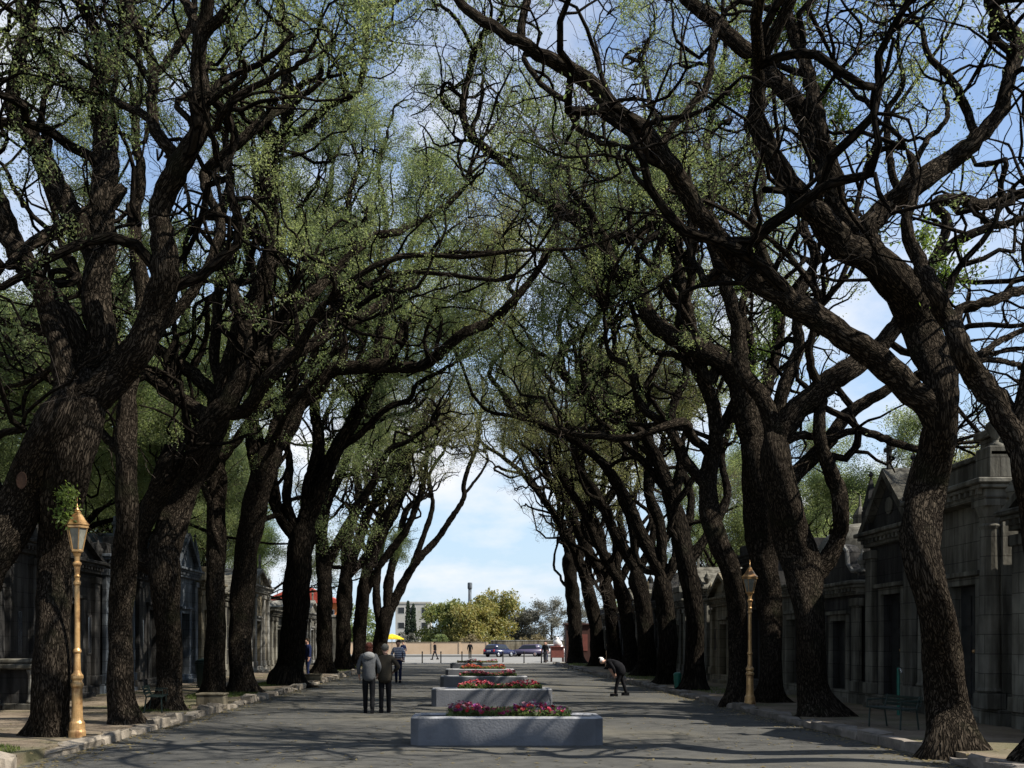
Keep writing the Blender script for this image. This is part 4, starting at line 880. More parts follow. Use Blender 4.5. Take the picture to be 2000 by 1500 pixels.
for a in [
  ('grey gabled mausoleum at the right frame edge', 1, 15.0, 18.3, 3.7, 'gable', 'stone_grey', 'stone_grey'),
  ('tall grey mausoleum with columns and urns, just right of the crooked trunk', 1, 18.7, 21.8, 4.35, 'temple', 'stone_grey', 'stone_grey'),
  ('dark stained tomb with a steep pointed gable, behind the crooked nearest right trunk', 1, 22.3, 25.0, 4.0, 'gothic', 'stone_dark', 'stone_grey'),
  ('low grey tomb with a scrolled, pale-edged gable on the right', 1, 25.4, 28.6, 2.9, 'scroll', 'stone_dark', 'stone_grey'),
  ('grey domed tomb behind the trunk with the hooked limb', 1, 29.0, 32.6, 3.1, 'dome', 'stone_grey', 'stone_grey'),
  ('tall dark tomb with flat top behind the right gold lamp', 1, 33.0, 36.6, 4.4, 'flat', 'stone_dark', 'stone_dark'),
  ('yellowish tomb with a plain gable, seen between dark trunks on the right', 1, 37.2, 41.0, 3.1, 'gable', 'stone_ochre', 'stone_ochre'),
  ('dark gabled tomb just beyond the yellowish one on the right', 1, 41.4, 45.0, 3.6, 'gable', 'stone_dark', 'stone_grey'),
  ('grey flat-topped tomb midway along the right tombs', 1, 45.5, 49.5, 3.3, 'flat', 'stone_grey', 'stone_grey'),
  ('pointed dark tomb behind the bending person in black', 1, 50.0, 53.4, 3.5, 'gothic', 'stone_dark', 'stone_dark'),
  ('ochre flat tomb glimpsed left of the bending person', 1, 53.9, 58.0, 3.4, 'flat', 'stone_ochre', 'stone_ochre'),
  ('grey gabled tomb third from the far right end', 1, 58.5, 63.0, 3.6, 'gable', 'stone_grey', 'stone_grey'),
  ('dark domed tomb second from the far right end', 1, 63.5, 68.5, 3.2, 'dome', 'stone_dark', 'stone_dark'),
  ('last tomb of the right side, flat and dark, before the plaza', 1, 69.0, 75.0, 3.4, 'flat', 'stone_dark', 'stone_grey'),
  ('dark soot-stained tomb at the left frame edge behind the swollen trunk', -1, 20.5, 26.0, 3.9, 'flat', 'stone_dark', 'stone_dark'),
  ('dark gabled tomb left of the near gold lamp', -1, 26.4, 30.2, 3.7, 'gable', 'stone_dark', 'stone_dark'),
  ('blue-grey pilastered tomb just right of the near gold lamp', -1, 30.6, 33.4, 4.0, 'flat', 'stone_dark', 'stone_blue'),
  ('smooth charcoal tomb between the second and third left trunks', -1, 33.7, 37.6, 3.8, 'flat', 'stone_dark', 'stone_dark'),
  ('pale blue-grey tomb with pointed gable, right of the third left trunk', -1, 38.0, 41.2, 4.2, 'gothic', 'stone_blue', 'stone_blue'),
  ('ochre tomb with a tall side pier left of the fourth left trunk', -1, 41.6, 45.2, 3.9, 'flat', 'stone_ochre', 'stone_ochre'),
  ('dark tomb hidden behind the paired left trunks', -1, 45.6, 50.6, 3.6, 'gable', 'stone_dark', 'stone_grey'),
  ('weathered cream and ochre tomb left of the wide flared trunk', -1, 51.0, 56.2, 4.3, 'gable', 'stone_ochre', 'stone_light'),
  ('grey domed tomb behind the wide flared trunk', -1, 56.6, 62.0, 3.2, 'dome', 'stone_grey', 'stone_grey'),
  ('grey flat tomb second from the far left end', -1, 62.5, 68.5, 3.2, 'flat', 'stone_grey', 'stone_grey'),
  ('last tomb of the left side, gabled and grey, before the plaza', -1, 69.0, 75.0, 3.4, 'gable', 'stone_grey', 'stone_light')]:
    tomb(*a)
# carved pedestal at the left edge
root = empty('stone_pedestal', (-10.35, 23.7, PZ), 'carved stone altar pedestal with pale corner columns at the left frame edge', 'pedestal')
mb = MB(); mb.box(-.52, .52, -.45, .45, -.02, .14, .02); mb.build('base', M['stone_grey'], root)
mb = MB(); mb.box(-.34, .34, -.3, .3, .14, .92); mb.build('core', M['stone_dark'], root)
for sx in (-1, 1):
    for sy in (-1, 1):
        mb = MB(); mb.lathe([(.1, .142), (.1, .2), (.07, .24), (.062, .8), (.09, .86), (.1, .92)], 12, (sx * .4, sy * .34)); mb.build('column', M['stone_light'], root, True)
mb = MB(); mb.box(-.56, .56, -.5, .5, .921, 1.04, .03); mb.box(-.46, .46, -.4, .4, 1.042, 1.16, .03); mb.build('top_slab', M['stone_grey'], root)

# ---------------------------------------------------------------- gold lamp posts
def lamp(x, y, label, sz=.90):
    root = empty('lamp_post', (x, y, PZ), label, 'lamp post', 'gold lamp posts along the avenue'); root.scale = (.80, .80, sz)
    b = M['brass']
    mb = MB(); mb.lathe([(.17, -.02), (.17, .10), (.155, .14), (.15, .26), (.125, .30), (.118, .34)], 20); mb.build('base', b, root, False)
    mb = MB(); mb.lathe([(.112, .34), (.105, .60), (.102, .88), (.125, .92), (.125, .96), (.10, .99), (.095, 1.02), (.12, 1.06), (.12, 1.11), (.085, 1.15), (.07, 1.20), (.062, 1.45), (.06, 1.50), (.082, 1.53), (.082, 1.56), (.058, 1.60), (.056, 1.7),
                         (.05, 2.72), (.07, 2.75), (.07, 2.79), (.045, 2.82), (.048, 2.86), (.065, 2.89), (.045, 2.92), (.052, 2.98), (.058, 3.06), (.085, 3.10), (.085, 3.13), (.05, 3.16), (.055, 3.24), (.08, 3.30)], 20)
    mb.build('pole', b, root, False)
    mb = MB(); mb.lathe([(.08, 3.302), (.125, 3.33), (.125, 3.36), (.11, 3.37)], 6)
    for k in range(6):
        a = k * math.pi / 3; mb.tube([(.112 * math.cos(a), .112 * math.sin(a), 3.36), (.205 * math.cos(a), .205 * math.sin(a), 3.75)], .012, 5)
    mb.lathe([(.212, 3.745), (.235, 3.755), (.235, 3.79), (.212, 3.80)], 6); lan = mb.build('lantern', b, root)
    mb = MB(); mb.lathe([(.105, 3.372), (.196, 3.743)], 6); mb.build('glass', M['lamp_glass'], lan)
    mb = MB(); mb.lathe([(.245, 3.801), (.25, 3.815), (.17, 3.90), (.11, 3.99), (.075, 4.02), (.085, 4.035), (.06, 4.06)], 6); mb.build('roof', b, lan)
    mb = MB(); mb.lathe([(.05, 4.061), (.055, 4.09), (.02, 4.11), (.03, 4.135), (.008, 4.16), (.004, 4.32)], 10); mb.build('finial', b, lan, True)
    return root
lamp(-6.30, 16.55, 'gold painted lamp post, nearest on the left kerb before a great trunk')
lamp(6.88, 24.9, 'gold painted lamp post against dark trunks beside the right kerb', .82)
lamp(-6.75, 66.5, 'small far-off gold lamp post at the end of the left row')
lamp(8.3, 60.5, 'small far-off gold lamp post among the right trunks')

# ---------------------------------------------------------------- flower planters
FLC = {'mix': [(.42, .01, .05), (.30, .008, .09), (.55, .04, .12), (.25, .01, .22), (.48, .012, .02), (.55, .25, .30), (.30, .01, .16), (.55, .50, .46)],
       'red': [(.5, .012, .03), (.42, .01, .07), (.55, .06, .10), (.5, .02, .02)], 'orange': [(.60, .10, .02), (.55, .05, .03), (.62, .16, .05)], 'pink': [(.55, .08, .14), (.5, .03, .08), (.6, .2, .22)]}
def planter(xc, y, w, dep, h, label, pal, n, x0=0.08, x1=.92, sd=0):
    g = np.random.default_rng(900 + sd); r = random.Random(sd)
    root = empty('flower_planter', (xc, y, 0), label, 'planter', 'concrete planters down the middle of the avenue', r.uniform(-.012, .012))
    hw = w / 2; c = .13; t = .13
    outer = [(-hw + c, 0), (hw - c, 0), (hw, c), (hw, dep - c), (hw - c, dep), (-hw + c, dep), (-hw, dep - c), (-hw, c)]
    inner = [(-hw + t + c, t), (hw - t - c, t), (hw - t, t + c), (hw - t, dep - t - c), (hw - t - c, dep - t), (-hw + t + c, dep - t), (-hw + t, dep - t - c), (-hw + t, t + c)]
    mb = MB(); bm = mb.bm; e = .03
    def ring(pts, z, k=1.0): return [bm.verts.new((p[0] * (1 + (k - 1)), p[1] + (0 if k == 1 else 0), z)) for p in pts]
    def shrink(pts, q): return [(p[0] - q * (1 if p[0] > 0 else -1), p[1] + q * (1 if p[1] < dep / 2 else -1)) for p in pts]
    R0 = ring(outer, 0.0); R1 = ring(outer, h - e); R2 = ring(shrink(outer, e), h); R3 = ring(shrink(inner, -e), h); R4 = ring(inner, h - e); R5 = ring(inner, h - .16)
    for A, B in ((R0, R1), (R4, R5)):
        for i in range(8): bm.faces.new((A[i], A[(i + 1) % 8], B[(i + 1) % 8], B[i]))
    bm.faces.new(R0[::-1]); mb.build('basin', M['concrete'], root)
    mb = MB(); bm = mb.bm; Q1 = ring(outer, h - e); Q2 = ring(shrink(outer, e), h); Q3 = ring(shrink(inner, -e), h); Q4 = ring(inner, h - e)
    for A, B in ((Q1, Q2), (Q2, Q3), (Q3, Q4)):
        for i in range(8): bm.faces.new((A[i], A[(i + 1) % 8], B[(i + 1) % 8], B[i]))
    mb.build('rim', M['concrete_sun_tint'], root)  # top ring of the basin, its sunlit look painted by the paler concrete
    mb = MB(); mb.prism(shrink(inner, .003), 'z', h - .3, h - .10); mb.build('soil', M['soil'], root)
    a0, a1 = -hw + t + (w - 2 * t) * x0, -hw + t + (w - 2 * t) * x1
    N = n * 9; C = np.stack([g.uniform(a0, a1, N), g.uniform(t + .03, dep - t - .03, N), h - .08 + g.uniform(0, .16, N)], 1)
    V = leaves(g, C, .035, .02, 3); raw_mesh('flower_leaves', V, np.arange(len(V)), 4, M['leaf_dark'], root, smooth=False)
    VV, LL, TT, off = [], [], [], 0
    cols = FLC[pal]; drift = g.uniform(0, 6.28)
    for i in range(n):
        x = g.uniform(a0, a1); cy_ = g.uniform(t + .02, dep - t - .02); z = h + .02 + g.uniform(0, .13) * (1 + .5 * math.sin(x * 5 + drift))
        k = int((math.sin(x * 3.3 + drift) * .5 + .5) * (len(cols) - 1) + g.integers(0, 3)) % len(cols); col = np.array(cols[k]) * g.uniform(.30, .80)
        s = g.uniform(.028, .05); nrm = norm(np.array([g.normal(0, .5), g.normal(-.35, .5), 1.0])); u = norm(np.cross(nrm, [1, 0, .1])); v = np.cross(nrm, u); cc = np.array([x, cy_, z])
        for layer in range(2):
            for p in range(6):
                a = p * math.pi / 3 + layer * .5; e1 = u * math.cos(a) + v * math.sin(a); e2 = -u * math.sin(a) + v * math.cos(a); q = s * (1 - .35 * layer); up = nrm * q * (.25 + .5 * layer)
                VV += [cc, cc + e1 * q * .6 + e2 * q * .42 + up * .7, cc + e1 * q + up, cc + e1 * q * .6 - e2 * q * .42 + up * .7]
                TT += [np.array([*(col * g.uniform(.8, 1.15)), 1])] * 4
    VV = np.array(VV); f = raw_mesh('flowers', VV, np.arange(len(VV)), 4, M['petals'], root, smooth=False, tint=np.clip(np.array(TT), 0, 1)); f['kind'] = 'stuff'
    return root
planter(.64, 16.4, 3.10, 1.0, .46, 'nearest grey concrete planter, full of red and purple flowers', 'mix', 420, .17, .86, 1)
planter(.645, 26.3, 3.12, 1.0, .46, 'second concrete planter from the camera, with deep red flowers', 'red', 420, .2, .95, 2)
planter(.60, 36.2, 3.10, 1.0, .46, 'third concrete planter from the camera, with mixed red and pink flowers', 'pink', 380, .2, .9, 3)
planter(.58, 46.0, 3.10, 1.0, .46, 'fourth concrete planter from the camera, with orange flowers', 'orange', 380, .2, .9, 4)
planter(.60, 58.0, 3.10, 1.0, .50, 'farthest grey concrete planter, with pink flowers', 'pink', 340, .1, .9, 5)

# ---------------------------------------------------------------- benches, bins, blocks
def bench(x, y, rz, label):
    root = empty('bench', (x, y, PZ), label, 'bench', 'green benches on the pavements', rz)
    mb = MB()
    for k in range(4): mb.box(-.62, .62, -.21 + k * .105, -.125 + k * .105, .43, .465, .006)
    mb.build('seat', M['bench_green'], root)
    mb = MB()
    for k in range(3): mb.box(-.62, .62, .225 + k * .02, .25 + k * .02, .50 + k * .08, .565 + k * .08, .006)
    mb.build('backrest', M['bench_green'], root)
    for s in (-1, 1):
        mb = MB(); mb.tube([(s * .52, -.2, 0), (s * .52, -.18, .425)], .02, 6); mb.build('leg', M['bench_green'], root)
        mb = MB(); mb.tube([(s * .52, .26, 0), (s * .52, .2, .43), (s * .52, .29, .74)], .02, 6); mb.build('leg', M['bench_green'], root)
        mb = MB(); mb.tube([(s * .56, -.22, .43), (s * .56, -.22, .62), (s * .56, .26, .63)], .017, 6); mb.build('armrest', M['bench_green'], root)
    root.scale = (.82, .82, .8)
    return root
bench(7.6, 18.3, R(-75), 'dark green slatted bench on the right pavement near the crooked trunk')
bench(-6.85, 22.6, R(100), 'dark green bench between the second and third left trunks')
def bin_(x, y, mat, label, h=.95, r=.3, lid=True):
    root = empty('litter_bin', (x, y, PZ), label, 'bin')
    mb = MB(); mb.lathe([(r * .8, .03), (r * .82, .06), (r, h * .8), (r * 1.06, h * .81), (r * 1.06, h * .86), (r * .96, h * .87)], 18); mb.build('body', M[mat], root)
    mb = MB(); mb.lathe([(r * 1.02, h * .872), (r * .95, h * .93), (r * .6, h * .985), (r * .2, h)], 18); mb.build('lid', M[mat], root, True)
    mb = MB(); mb.tube([(r * .86, -.03, -.02), (r * .9, -.03, .08), (-r * .9, -.03, .08), (-r * .86, -.03, -.02)], .02, 6); mb.build('foot', M['door_iron'], root)
    return root
bin_(-8.75, 34.6, 'bin_dark', 'dark green litter bin beside the fourth left trunk', 1.0, .42)
bin_(6.95, 33.8, 'bin_green', 'small green litter bin beside a dark right trunk', .55, .13)
root = empty('water_tap', (-7.75, 31.2, PZ), 'low standpipe with a blue cap between the left trunks', 'tap')
mb = MB(); mb.tube([(0, 0, -.02), (0, 0, .34)], .03, 8); mb.build('pipe', M['bin_dark'], root)
mb = MB(); mb.lathe([(.07, .34), (.075, .38), (.06, .46), (.02, .48)], 10); mb.build('cap', M['blue_plastic'], root, True)
root = empty('water_tap', (9.1, 21.6, PZ), 'slim green standpipe before the dark right tomb', 'tap')
mb = MB(); mb.tube([(0, 0, -.02), (0, 0, 1.0)], .035, 8); mb.build('pipe', M['bin_green'], root)
mb = MB(); mb.tube([(0, 0, .95), (0, -.12, .98), (0, -.17, .90)], .022, 6); mb.build('spout', M['chrome'], root)
def block(x, y, w, d_, h, mat, label):
    root = empty('stone_block', (x, y, PZ - .1), label, 'block', None, random.uniform(-.08, .08))
    mb = MB(); mb.box(-w / 2, w / 2, -d_ / 2, d_ / 2, 0, h * .86, .02); mb.build('body', M[mat], root)
    mb = MB(); mb.box(-w / 2 - .02, w / 2 + .02, -d_ / 2 - .02, d_ / 2 + .02, h * .862, h, .015); mb.build('cap', M['stone_ochre'], root)
block(-6.22, 25.0, .66, .5, .40, 'stone_ochre', 'low brown stone block on the left kerb by the third trunk')
block(-6.35, 41.5, .9, .5, .36, 'stone_ochre', 'low brown stone block on the left kerb beyond the flared trunk')
tufts('grass', [(-7.2, 30.5, .9, 3.0, 1.2), (-7.0, 38.5, .8, 2.6, 1.2), (-7.1, 23.6, .7, 1.0, .4), (-7.3, 14.3, 1.0, .9, .6), (-7.3, 45, .7, 4, .7), (8.0, 70, 1, 5, .8), (-7.2, 60, .8, 8, .7), (7.9, 33, .7, 3, .3), (7.7, 46, .7, 5, .5)], 3200, .07, M['grass'])
# fallen leaves on the road and pavements
N = 13000; C = np.stack([rng.uniform(-10, 9.5, N), 9 + 60 * rng.uniform(0, 1, N) ** 1.5, np.full(N, .012)], 1)
C[:, 2] = np.where((C[:, 0] < XL - .05) | (C[:, 0] > XR + .05), PZ + .02, .012); edge = rng.uniform(0, 1, N) < .45
C[edge, 0] = np.where(rng.uniform(0, 1, edge.sum()) < .5, XL + np.abs(rng.normal(0, .25, edge.sum())) + .03, XR - np.abs(rng.normal(0, .25, edge.sum())) - .03); C[edge, 2] = .012
a = rng.uniform(0, 6.28, N); u = np.stack([np.cos(a), np.sin(a), rng.normal(0, .15, N)], 1); v = np.stack([-np.sin(a), np.cos(a), rng.normal(0, .15, N)], 1); s = rng.uniform(.015, .05, N)[:, None]
V = np.stack([C - u * s, C + v * s * .5, C + u * s, C - v * s * .5], 1).reshape(-1, 3)
tag(raw_mesh('fallen_leaves', V, np.arange(4 * N), 4, M['leaf_brown'], smooth=False), kind='stuff')

# ---------------------------------------------------------------- the far plaza
def crown_tree(label, x, y, h, w, mat, n, size, name='tree', group=None, trunk=.18, lumps=16, sd=0, shell=.55, zb=.12):
    g = np.random.default_rng(500 + sd); root = empty(name, (x, y, 0), label, 'tree', group)
    mb = MB(); hh = h * .45; mb.tube([(0, 0, -.1), (.05, 0, hh * .5), (0, .05, hh)], [trunk * h / 10, trunk * h / 12, trunk * h / 16], 8)
    mb.build('trunk', M['bark_far'], root, True)
    for k in range(6):
        a = k * 1.05 + g.uniform(-.3, .3); P = grow(g, np.array([[0, 0, hh * g.uniform(.5, .95)]]), np.array([[math.cos(a) * .8, math.sin(a) * .8, 1.0]]), np.array([h * .5]), 10, .2, .04)
        v, l, u = tubes(P, np.linspace(trunk * h / 22, .02, 10)[None], 5); raw_mesh('limb', v, l, 4, M['bark_far'], root, u)
    C = []
    for k in range(lumps):
        a = g.uniform(0, 6.28); q = math.sqrt(g.uniform(0, 1)); z = g.uniform(zb, .86); rr = math.sqrt(max(.05, 1 - ((z - .42) / .58) ** 2))
        c = np.array([math.cos(a) * q * w / 2 * rr * .8, math.sin(a) * q * w / 2 * rr * .8, z * h]); r = w * g.uniform(.11, .2)
        m = int(n / lumps); dv_ = norm(g.normal(0, 1, (m, 3))) * (shell + (1 - shell) * g.uniform(0, 1, (m, 1))) * r * g.uniform(.6, 1.15, (m, 1)); dv_[:, 2] *= .8
        C.append(c + dv_)
    C = np.concatenate(C); C[:, 2] = np.maximum(C[:, 2], .3); V = leaves(g, C, size, size * .6, 2); raw_mesh('foliage', V, np.arange(len(V)), 4, M[mat], root, smooth=False)
    return root
crown_tree('tall rounded yellow-green tree, highest behind the plaza', 3.9, 172, 11.2, 11.0, 'leaf_yellow', 8000, .26, sd=1, lumps=40)
crown_tree('broad greener tree left of the tallest one behind the plaza', -3.4, 170, 9.0, 10.5, 'leaf_olive', 7000, .26, sd=2, lumps=36)
crown_tree('lower bushy tree between the two big ones behind the plaza', .6, 166, 8.0, 9.0, 'leaf_yellow', 5600, .24, sd=3, lumps=30)
crown_tree('grey-green low tree right of the tallest one behind the plaza', 9.6, 176, 7.8, 9.0, 'leaf_grey', 5200, .2, sd=4, lumps=28)
crown_tree('thin grey bare tree at the right behind the plaza', 14.2, 172, 10.4, 10.0, 'leaf_grey', 7000, .13, sd=5, lumps=40, shell=.1)
crown_tree('second thin grey tree behind the red stall', 20.0, 176, 10.0, 10.0, 'leaf_grey', 6000, .15, sd=6, lumps=36, shell=.1)
crown_tree('bushy tree mostly hidden by the left row, far behind the plaza', -19.0, 180, 9.0, 12.0, 'leaf', 3200, .28, sd=7, lumps=20)
crown_tree('rounded tree mostly hidden by the right row, far behind the plaza', 29.0, 182, 10.0, 13.0, 'leaf', 3200, .28, sd=8, lumps=20)
for i, (x, lab) in enumerate([(-9.9, 'dark narrow cypress, the left of two before the pale block'), (-9.0, 'dark narrow cypress, the right of two before the pale block')]):
    root = empty('cypress', (x, 172, 0), lab, 'tree', 'cypresses before the pale apartment block')
    g = np.random.default_rng(i); h = 8.6 - i * .5; z = g.uniform(.3, h, 1500); rr = .62 * np.clip(1 - z / h, 0, 1) ** .55; a = g.uniform(0, 6.28, 1500)
    V = leaves(g, np.stack([rr * np.cos(a), rr * np.sin(a), z], 1), .16, .07, 2); raw_mesh('foliage', V, np.arange(len(V)), 4, M['cypress'], root, smooth=False)
    mb = MB(); mb.tube([(0, 0, -.1), (0, 0, h * .8)], [.14, .03], 6); mb.build('trunk', M['bark_far'], root)
for i, (x, y, h, w, mt, lab) in enumerate([(-9.2, 160, 3.4, 4.4, 'leaf_grey', 'greyish bush behind the left part of the peach wall'), (-4.6, 158, 3.0, 4.5, 'leaf', 'green bush behind the middle of the peach wall'), (1.2, 157, 3.0, 5.0, 'leaf_brown', 'brownish shrub at the right end of the peach wall'),
                                  (5.6, 156, 2.7, 5.5, 'leaf_yellow', 'yellowish shrub behind the blue car'), (10.2, 158, 2.6, 5.5, 'leaf_brown', 'dry shrub behind the dark plum car')]):
    crown_tree(lab, x, y, h, w, mt, 2000, .17, 'shrub', 'shrubs behind the plaza', .1, 12, 30 + i, .4, .05)['category'] = 'shrub'
root = empty('garden_wall', (-4.6, 145, 0), 'long peach-coloured wall across the far side of the plaza', 'wall')
mb = MB(); mb.box(-16, 7.6, -.12, .12, -.05, 1.66); mb.build('panel', M['peach'], root)
mb = MB(); mb.box(-16.05, 7.65, -.17, .17, 1.662, 1.75, .01); mb.build('coping', M['stone_ochre'], root)
for k in range(7):
    mb = MB(); x = -15.8 + k * 3.88; mb.box(x - .15, x + .15, -.2, -.122, -.05, 1.66, .01); mb.build('pier', M['peach'], root)
root = empty('garden_wall', (17.5, 150, 0), 'brownish wall behind the parked cars on the right', 'wall')
mb = MB(); mb.box(-14.0, 20, -.12, .12, -.05, 1.9); mb.build('panel', M['stone_ochre'], root)
mb = MB(); mb.box(-14.05, 20.05, -.17, .17, 1.902, 2.0, .01); mb.build('coping', M['stone_light'], root)
def building(label, x, y, w, d_, h, mat, floors, cols, roof=None, rh=0):
    root = empty('building', (x, y, 0), label, 'building')
    mb = MB(); mb.box(-w / 2, w / 2, 0, d_, -.1, h); mb.build('wall', M[mat], root)
    for f in range(floors):
        for c in range(cols):
            cx = -w / 2 + w * (c + .5) / cols; z = (f + .35) * h / floors; ww = w / cols * .28; hh = h / floors * .42
            mb = MB(); mb.box(cx - ww, cx + ww, -.06, .0 - .002, z, z + hh, .0); wn_ = mb.build('window', M['white'], root)
            mb = MB(); mb.box(cx - ww + .06, cx + ww - .06, -.075, -.062, z + .06, z + hh - .06); mb.build('pane', M['glass_dark'], wn_)
    if roof:
        mb = MB(); mb.prism([(-w / 2 - .4, h + .002), (w / 2 + .4, h + .002), (0, h + rh)], 'y', -.4, d_ + .4); mb.build('roof', M[roof], root)
    else:
        mb = MB(); mb.box(-w / 2 - .15, w / 2 + .15, -.15, d_ + .15, h + .002, h + .5, .02); mb.build('parapet', M[mat], root)
    return root
building('pale cream apartment block far behind the two cypresses', -13.8, 262, 9, 10, 11.6, 'pale_wall', 3, 3)
building('small orange house with a red roof seen between the left trunks', -14.9, 92, 7.0, 6, 5.2, 'orange', 2, 3, 'roof_red', 1.7)
mb = MB(); root = empty('garden_wall', (-13.8, 86, 0), 'grey wall in front of the orange house', 'wall'); mb.box(-4, 4, -.1, .1, -.05, 3.8); mb.build('panel', M['stone_grey'], root); mb = MB(); mb.box(-4.05, 4.05, -.16, .16, 3.802, 3.98, .02); mb.build('coping', M['stone_light'], root)
root = empty('water_tower', (.75, 262, 0), 'slim grey tower rising behind the tallest yellow-green tree', 'tower')
mb = MB(); mb.lathe([(.55, -.1), (.42, 15.2)], 14); mb.build('shaft', M['stone_blue'], root, True)
mb = MB(); mb.lathe([(.42, 15.202), (.6, 15.5), (.6, 16.8), (.5, 17.0)], 14); mb.build('tank', M['stone_blue'], root)
g = np.random.default_rng(77)
for i in range(7):
    x = [-3.6, -2.1, -.4, 2.9, 4.6, 6.0, 8.4][i]
    root = empty('bollard', (x, 82.5, 0), 'slim dark bollard at the edge of the plaza', 'bollard', 'bollards at the edge of the plaza')
    mb = MB(); mb.lathe([(.06, -.02), (.05, .1), (.045, .8), (.06, .84), (.05, .92), (.02, .95)], 10); mb.build('post', M['stone_dark'], root, True)

def car(label, x, y, rz, paint, hatch=True):
    root = empty('parked_car', (x, y, 0), label, 'car', 'cars parked beyond the plaza', rz)
    L = 1.95; m = M[paint]
    prof = [(-L, .28), (L, .28), (L + .06, .5), (L, .72), (L - .95, .86), (-L + .06, .92), (-L - .05, .62)]
    mb = MB(); mb.prism(prof, 'x', -.84, .84)
    bmesh.ops.bevel(mb.bm, geom=mb.bm.edges[:], offset=.05, segments=2, affect='EDGES'); mb.build('body', m, root, True)
    cab = [(-L + .10, .90), (L - 1.02, .86), (L - 1.62, 1.40), (-L + .75, 1.46), (-L + .35, 1.36)]
    mb = MB(); bm = mb.bm
    A = [bm.verts.new((-.78 + (z - .86) * .22, a, z)) for a, z in cab]; B = [bm.verts.new((.78 - (z - .86) * .22, a, z)) for a, z in cab]
    fs = [bm.faces.new(A), bm.faces.new(B[::-1])] + [bm.faces.new((A[i], B[i], B[(i + 1) % 5], A[(i + 1) % 5])) for i in range(5)]; bmesh.ops.recalc_face_normals(bm, faces=fs)
    bmesh.ops.bevel(bm, geom=bm.edges[:], offset=.03, segments=2, affect='EDGES'); mb.build('cabin', m, root, True)
    for s in (-1, 1):
        mb = MB(); bm = mb.bm; q = [(-L + .55, .96), (L - 1.25, .93), (L - 1.68, 1.33), (-L + .72, 1.37)]
        fa = [bm.verts.new((s * (.79 - (z - .86) * .22), a, z)) for a, z in q]; fb = [bm.verts.new((s * (.75 - (z - .86) * .22), a, z)) for a, z in q]
        fs = [bm.faces.new(fa), bm.faces.new(fb[::-1])] + [bm.faces.new((fa[i], fb[i], fb[(i + 1) % 4], fa[(i + 1) % 4])) for i in range(4)]; bmesh.ops.recalc_face_normals(bm, faces=fs); mb.build('side_window', M['glass_dark'], root)
    for nm, (a0, z0), (a1, z1) in (('rear_window', (-L + .13, .98), (-L + .345, 1.34)), ('windscreen', (L - 1.06, .90), (L - 1.59, 1.37))):
        mb = MB(); bm = mb.bm; sg = -1 if nm == 'rear_window' else 1
        fa = [bm.verts.new((s * (.68 - (z - .86) * .2), a + sg * .015, z)) for a, z, s in ((a0, z0, -1), (a0, z0, 1), (a1, z1, 1), (a1, z1, -1))]; fb = [bm.verts.new((v.co.x, v.co.y - sg * .04, v.co.z - .01)) for v in fa]
        fs = [bm.faces.new(fa), bm.faces.new(fb[::-1])] + [bm.faces.new((fa[i], fb[i], fb[(i + 1) % 4], fa[(i + 1) % 4])) for i in range(4)]; bmesh.ops.recalc_face_normals(bm, faces=fs); mb.build(nm, M['glass_dark'], root)
    for sx in (-1, 1):
        for a in (-L + .72, L - .72):
            mb = MB(); mb.lathe([(.22, -.1), (.30, -.09), (.31, 0), (.30, .09), (.22, .1)], 18)
            for v in mb.bm.verts: v.co = Vector((sx * .74 + v.co.z, a + v.co.x, .31 + v.co.y))
            wh = mb.build('wheel', M['rubber'], root, True)
            mb = MB(); mb.lathe([(.19, .102), (.17, .115), (.05, .12)], 14)
            for v in mb.bm.verts: v.co = Vector((sx * (.74 + v.co.z), a + v.co.x, .31 + v.co.y))
            mb.build('rim', M['chrome'], wh)
        mb = MB(); mb.box(sx * .62 - .12, sx * .62 + .12, L - .02, L + .06, .58, .70, .02); mb.build('headlight', M['car_white'], root)
        mb = MB(); mb.box(sx * .68 - .09, sx * .68 + .09, -L - .055, -L + .06, .62, .86, .02); mb.build('tail_light', M['red_lamp'], root)
    for s in (-1, 1):
        mb = MB(); mb.box(-.8, .8, s * L - .05 + s * .05, s * L + .05 + s * .05, .30, .46, .03); mb.build('bumper', M['rubber'], root)
    mb = MB(); mb.box(-.26, .26, -L - .085, -L - .06, .66, .77); mb.build('number_plate', M['car_white'], root)
    return root
car('dark blue hatchback parked in front of the shrubs beyond the plaza', 3.7, 117, R(-38), 'car_blue')
car('dark plum car parked right of the blue hatchback', 7.1, 121, R(70), 'car_plum')
car('white car partly hidden behind the dark plum car', 10.2, 126, R(80), 'car_white')
# stall and kiosk by the last right tree
root = empty('flower_stall', (7.75, 88, 0), 'red flower stall with a white heap on top at the plaza corner', 'stall')
mb = MB(); mb.box(-.55, .55, -.5, .5, .35, 1.25, .02); mb.build('body', M['kiosk_red'], root)
mb = MB(); mb.box(-.65, .65, -.6, .6, 1.252, 1.32, .02); mb.build('counter', M['kiosk_red'], root)
for sx in (-1, 1):
    for sy in (-1, 1):
        mb = MB(); mb.box(sx * .5 - .04, sx * .5 + .04, sy * .45 - .04, sy * .45 + .04, -.02, .35); mb.build('leg', M['kiosk_dark'], root)
mb = MB(); mb.ball((0, 0, 1.62), .34, 12, (1, .9, 1.0)); mb.ball((.18, .1, 1.55), .26, 10); mb.ball((-.02, 0, 1.98), .16, 10); 
for v in mb.bm.verts: v.co += Vector((random.uniform(-.03, .03), random.uniform(-.03, .03), random.uniform(-.03, .03)))
tag(mb.build('white_bundle', M['white'], None, True, (7.75, 88, 0)), 'heap of white wrapped flowers on the red stall', 'bundle')
root = empty('kiosk', (8.7, 80.6, 0), 'dark maroon kiosk behind the last right tree', 'kiosk')
mb = MB(); mb.box(-.95, .95, -.8, .8, -.05, 3.0); mb.build('body', M['kiosk_dark'], root)
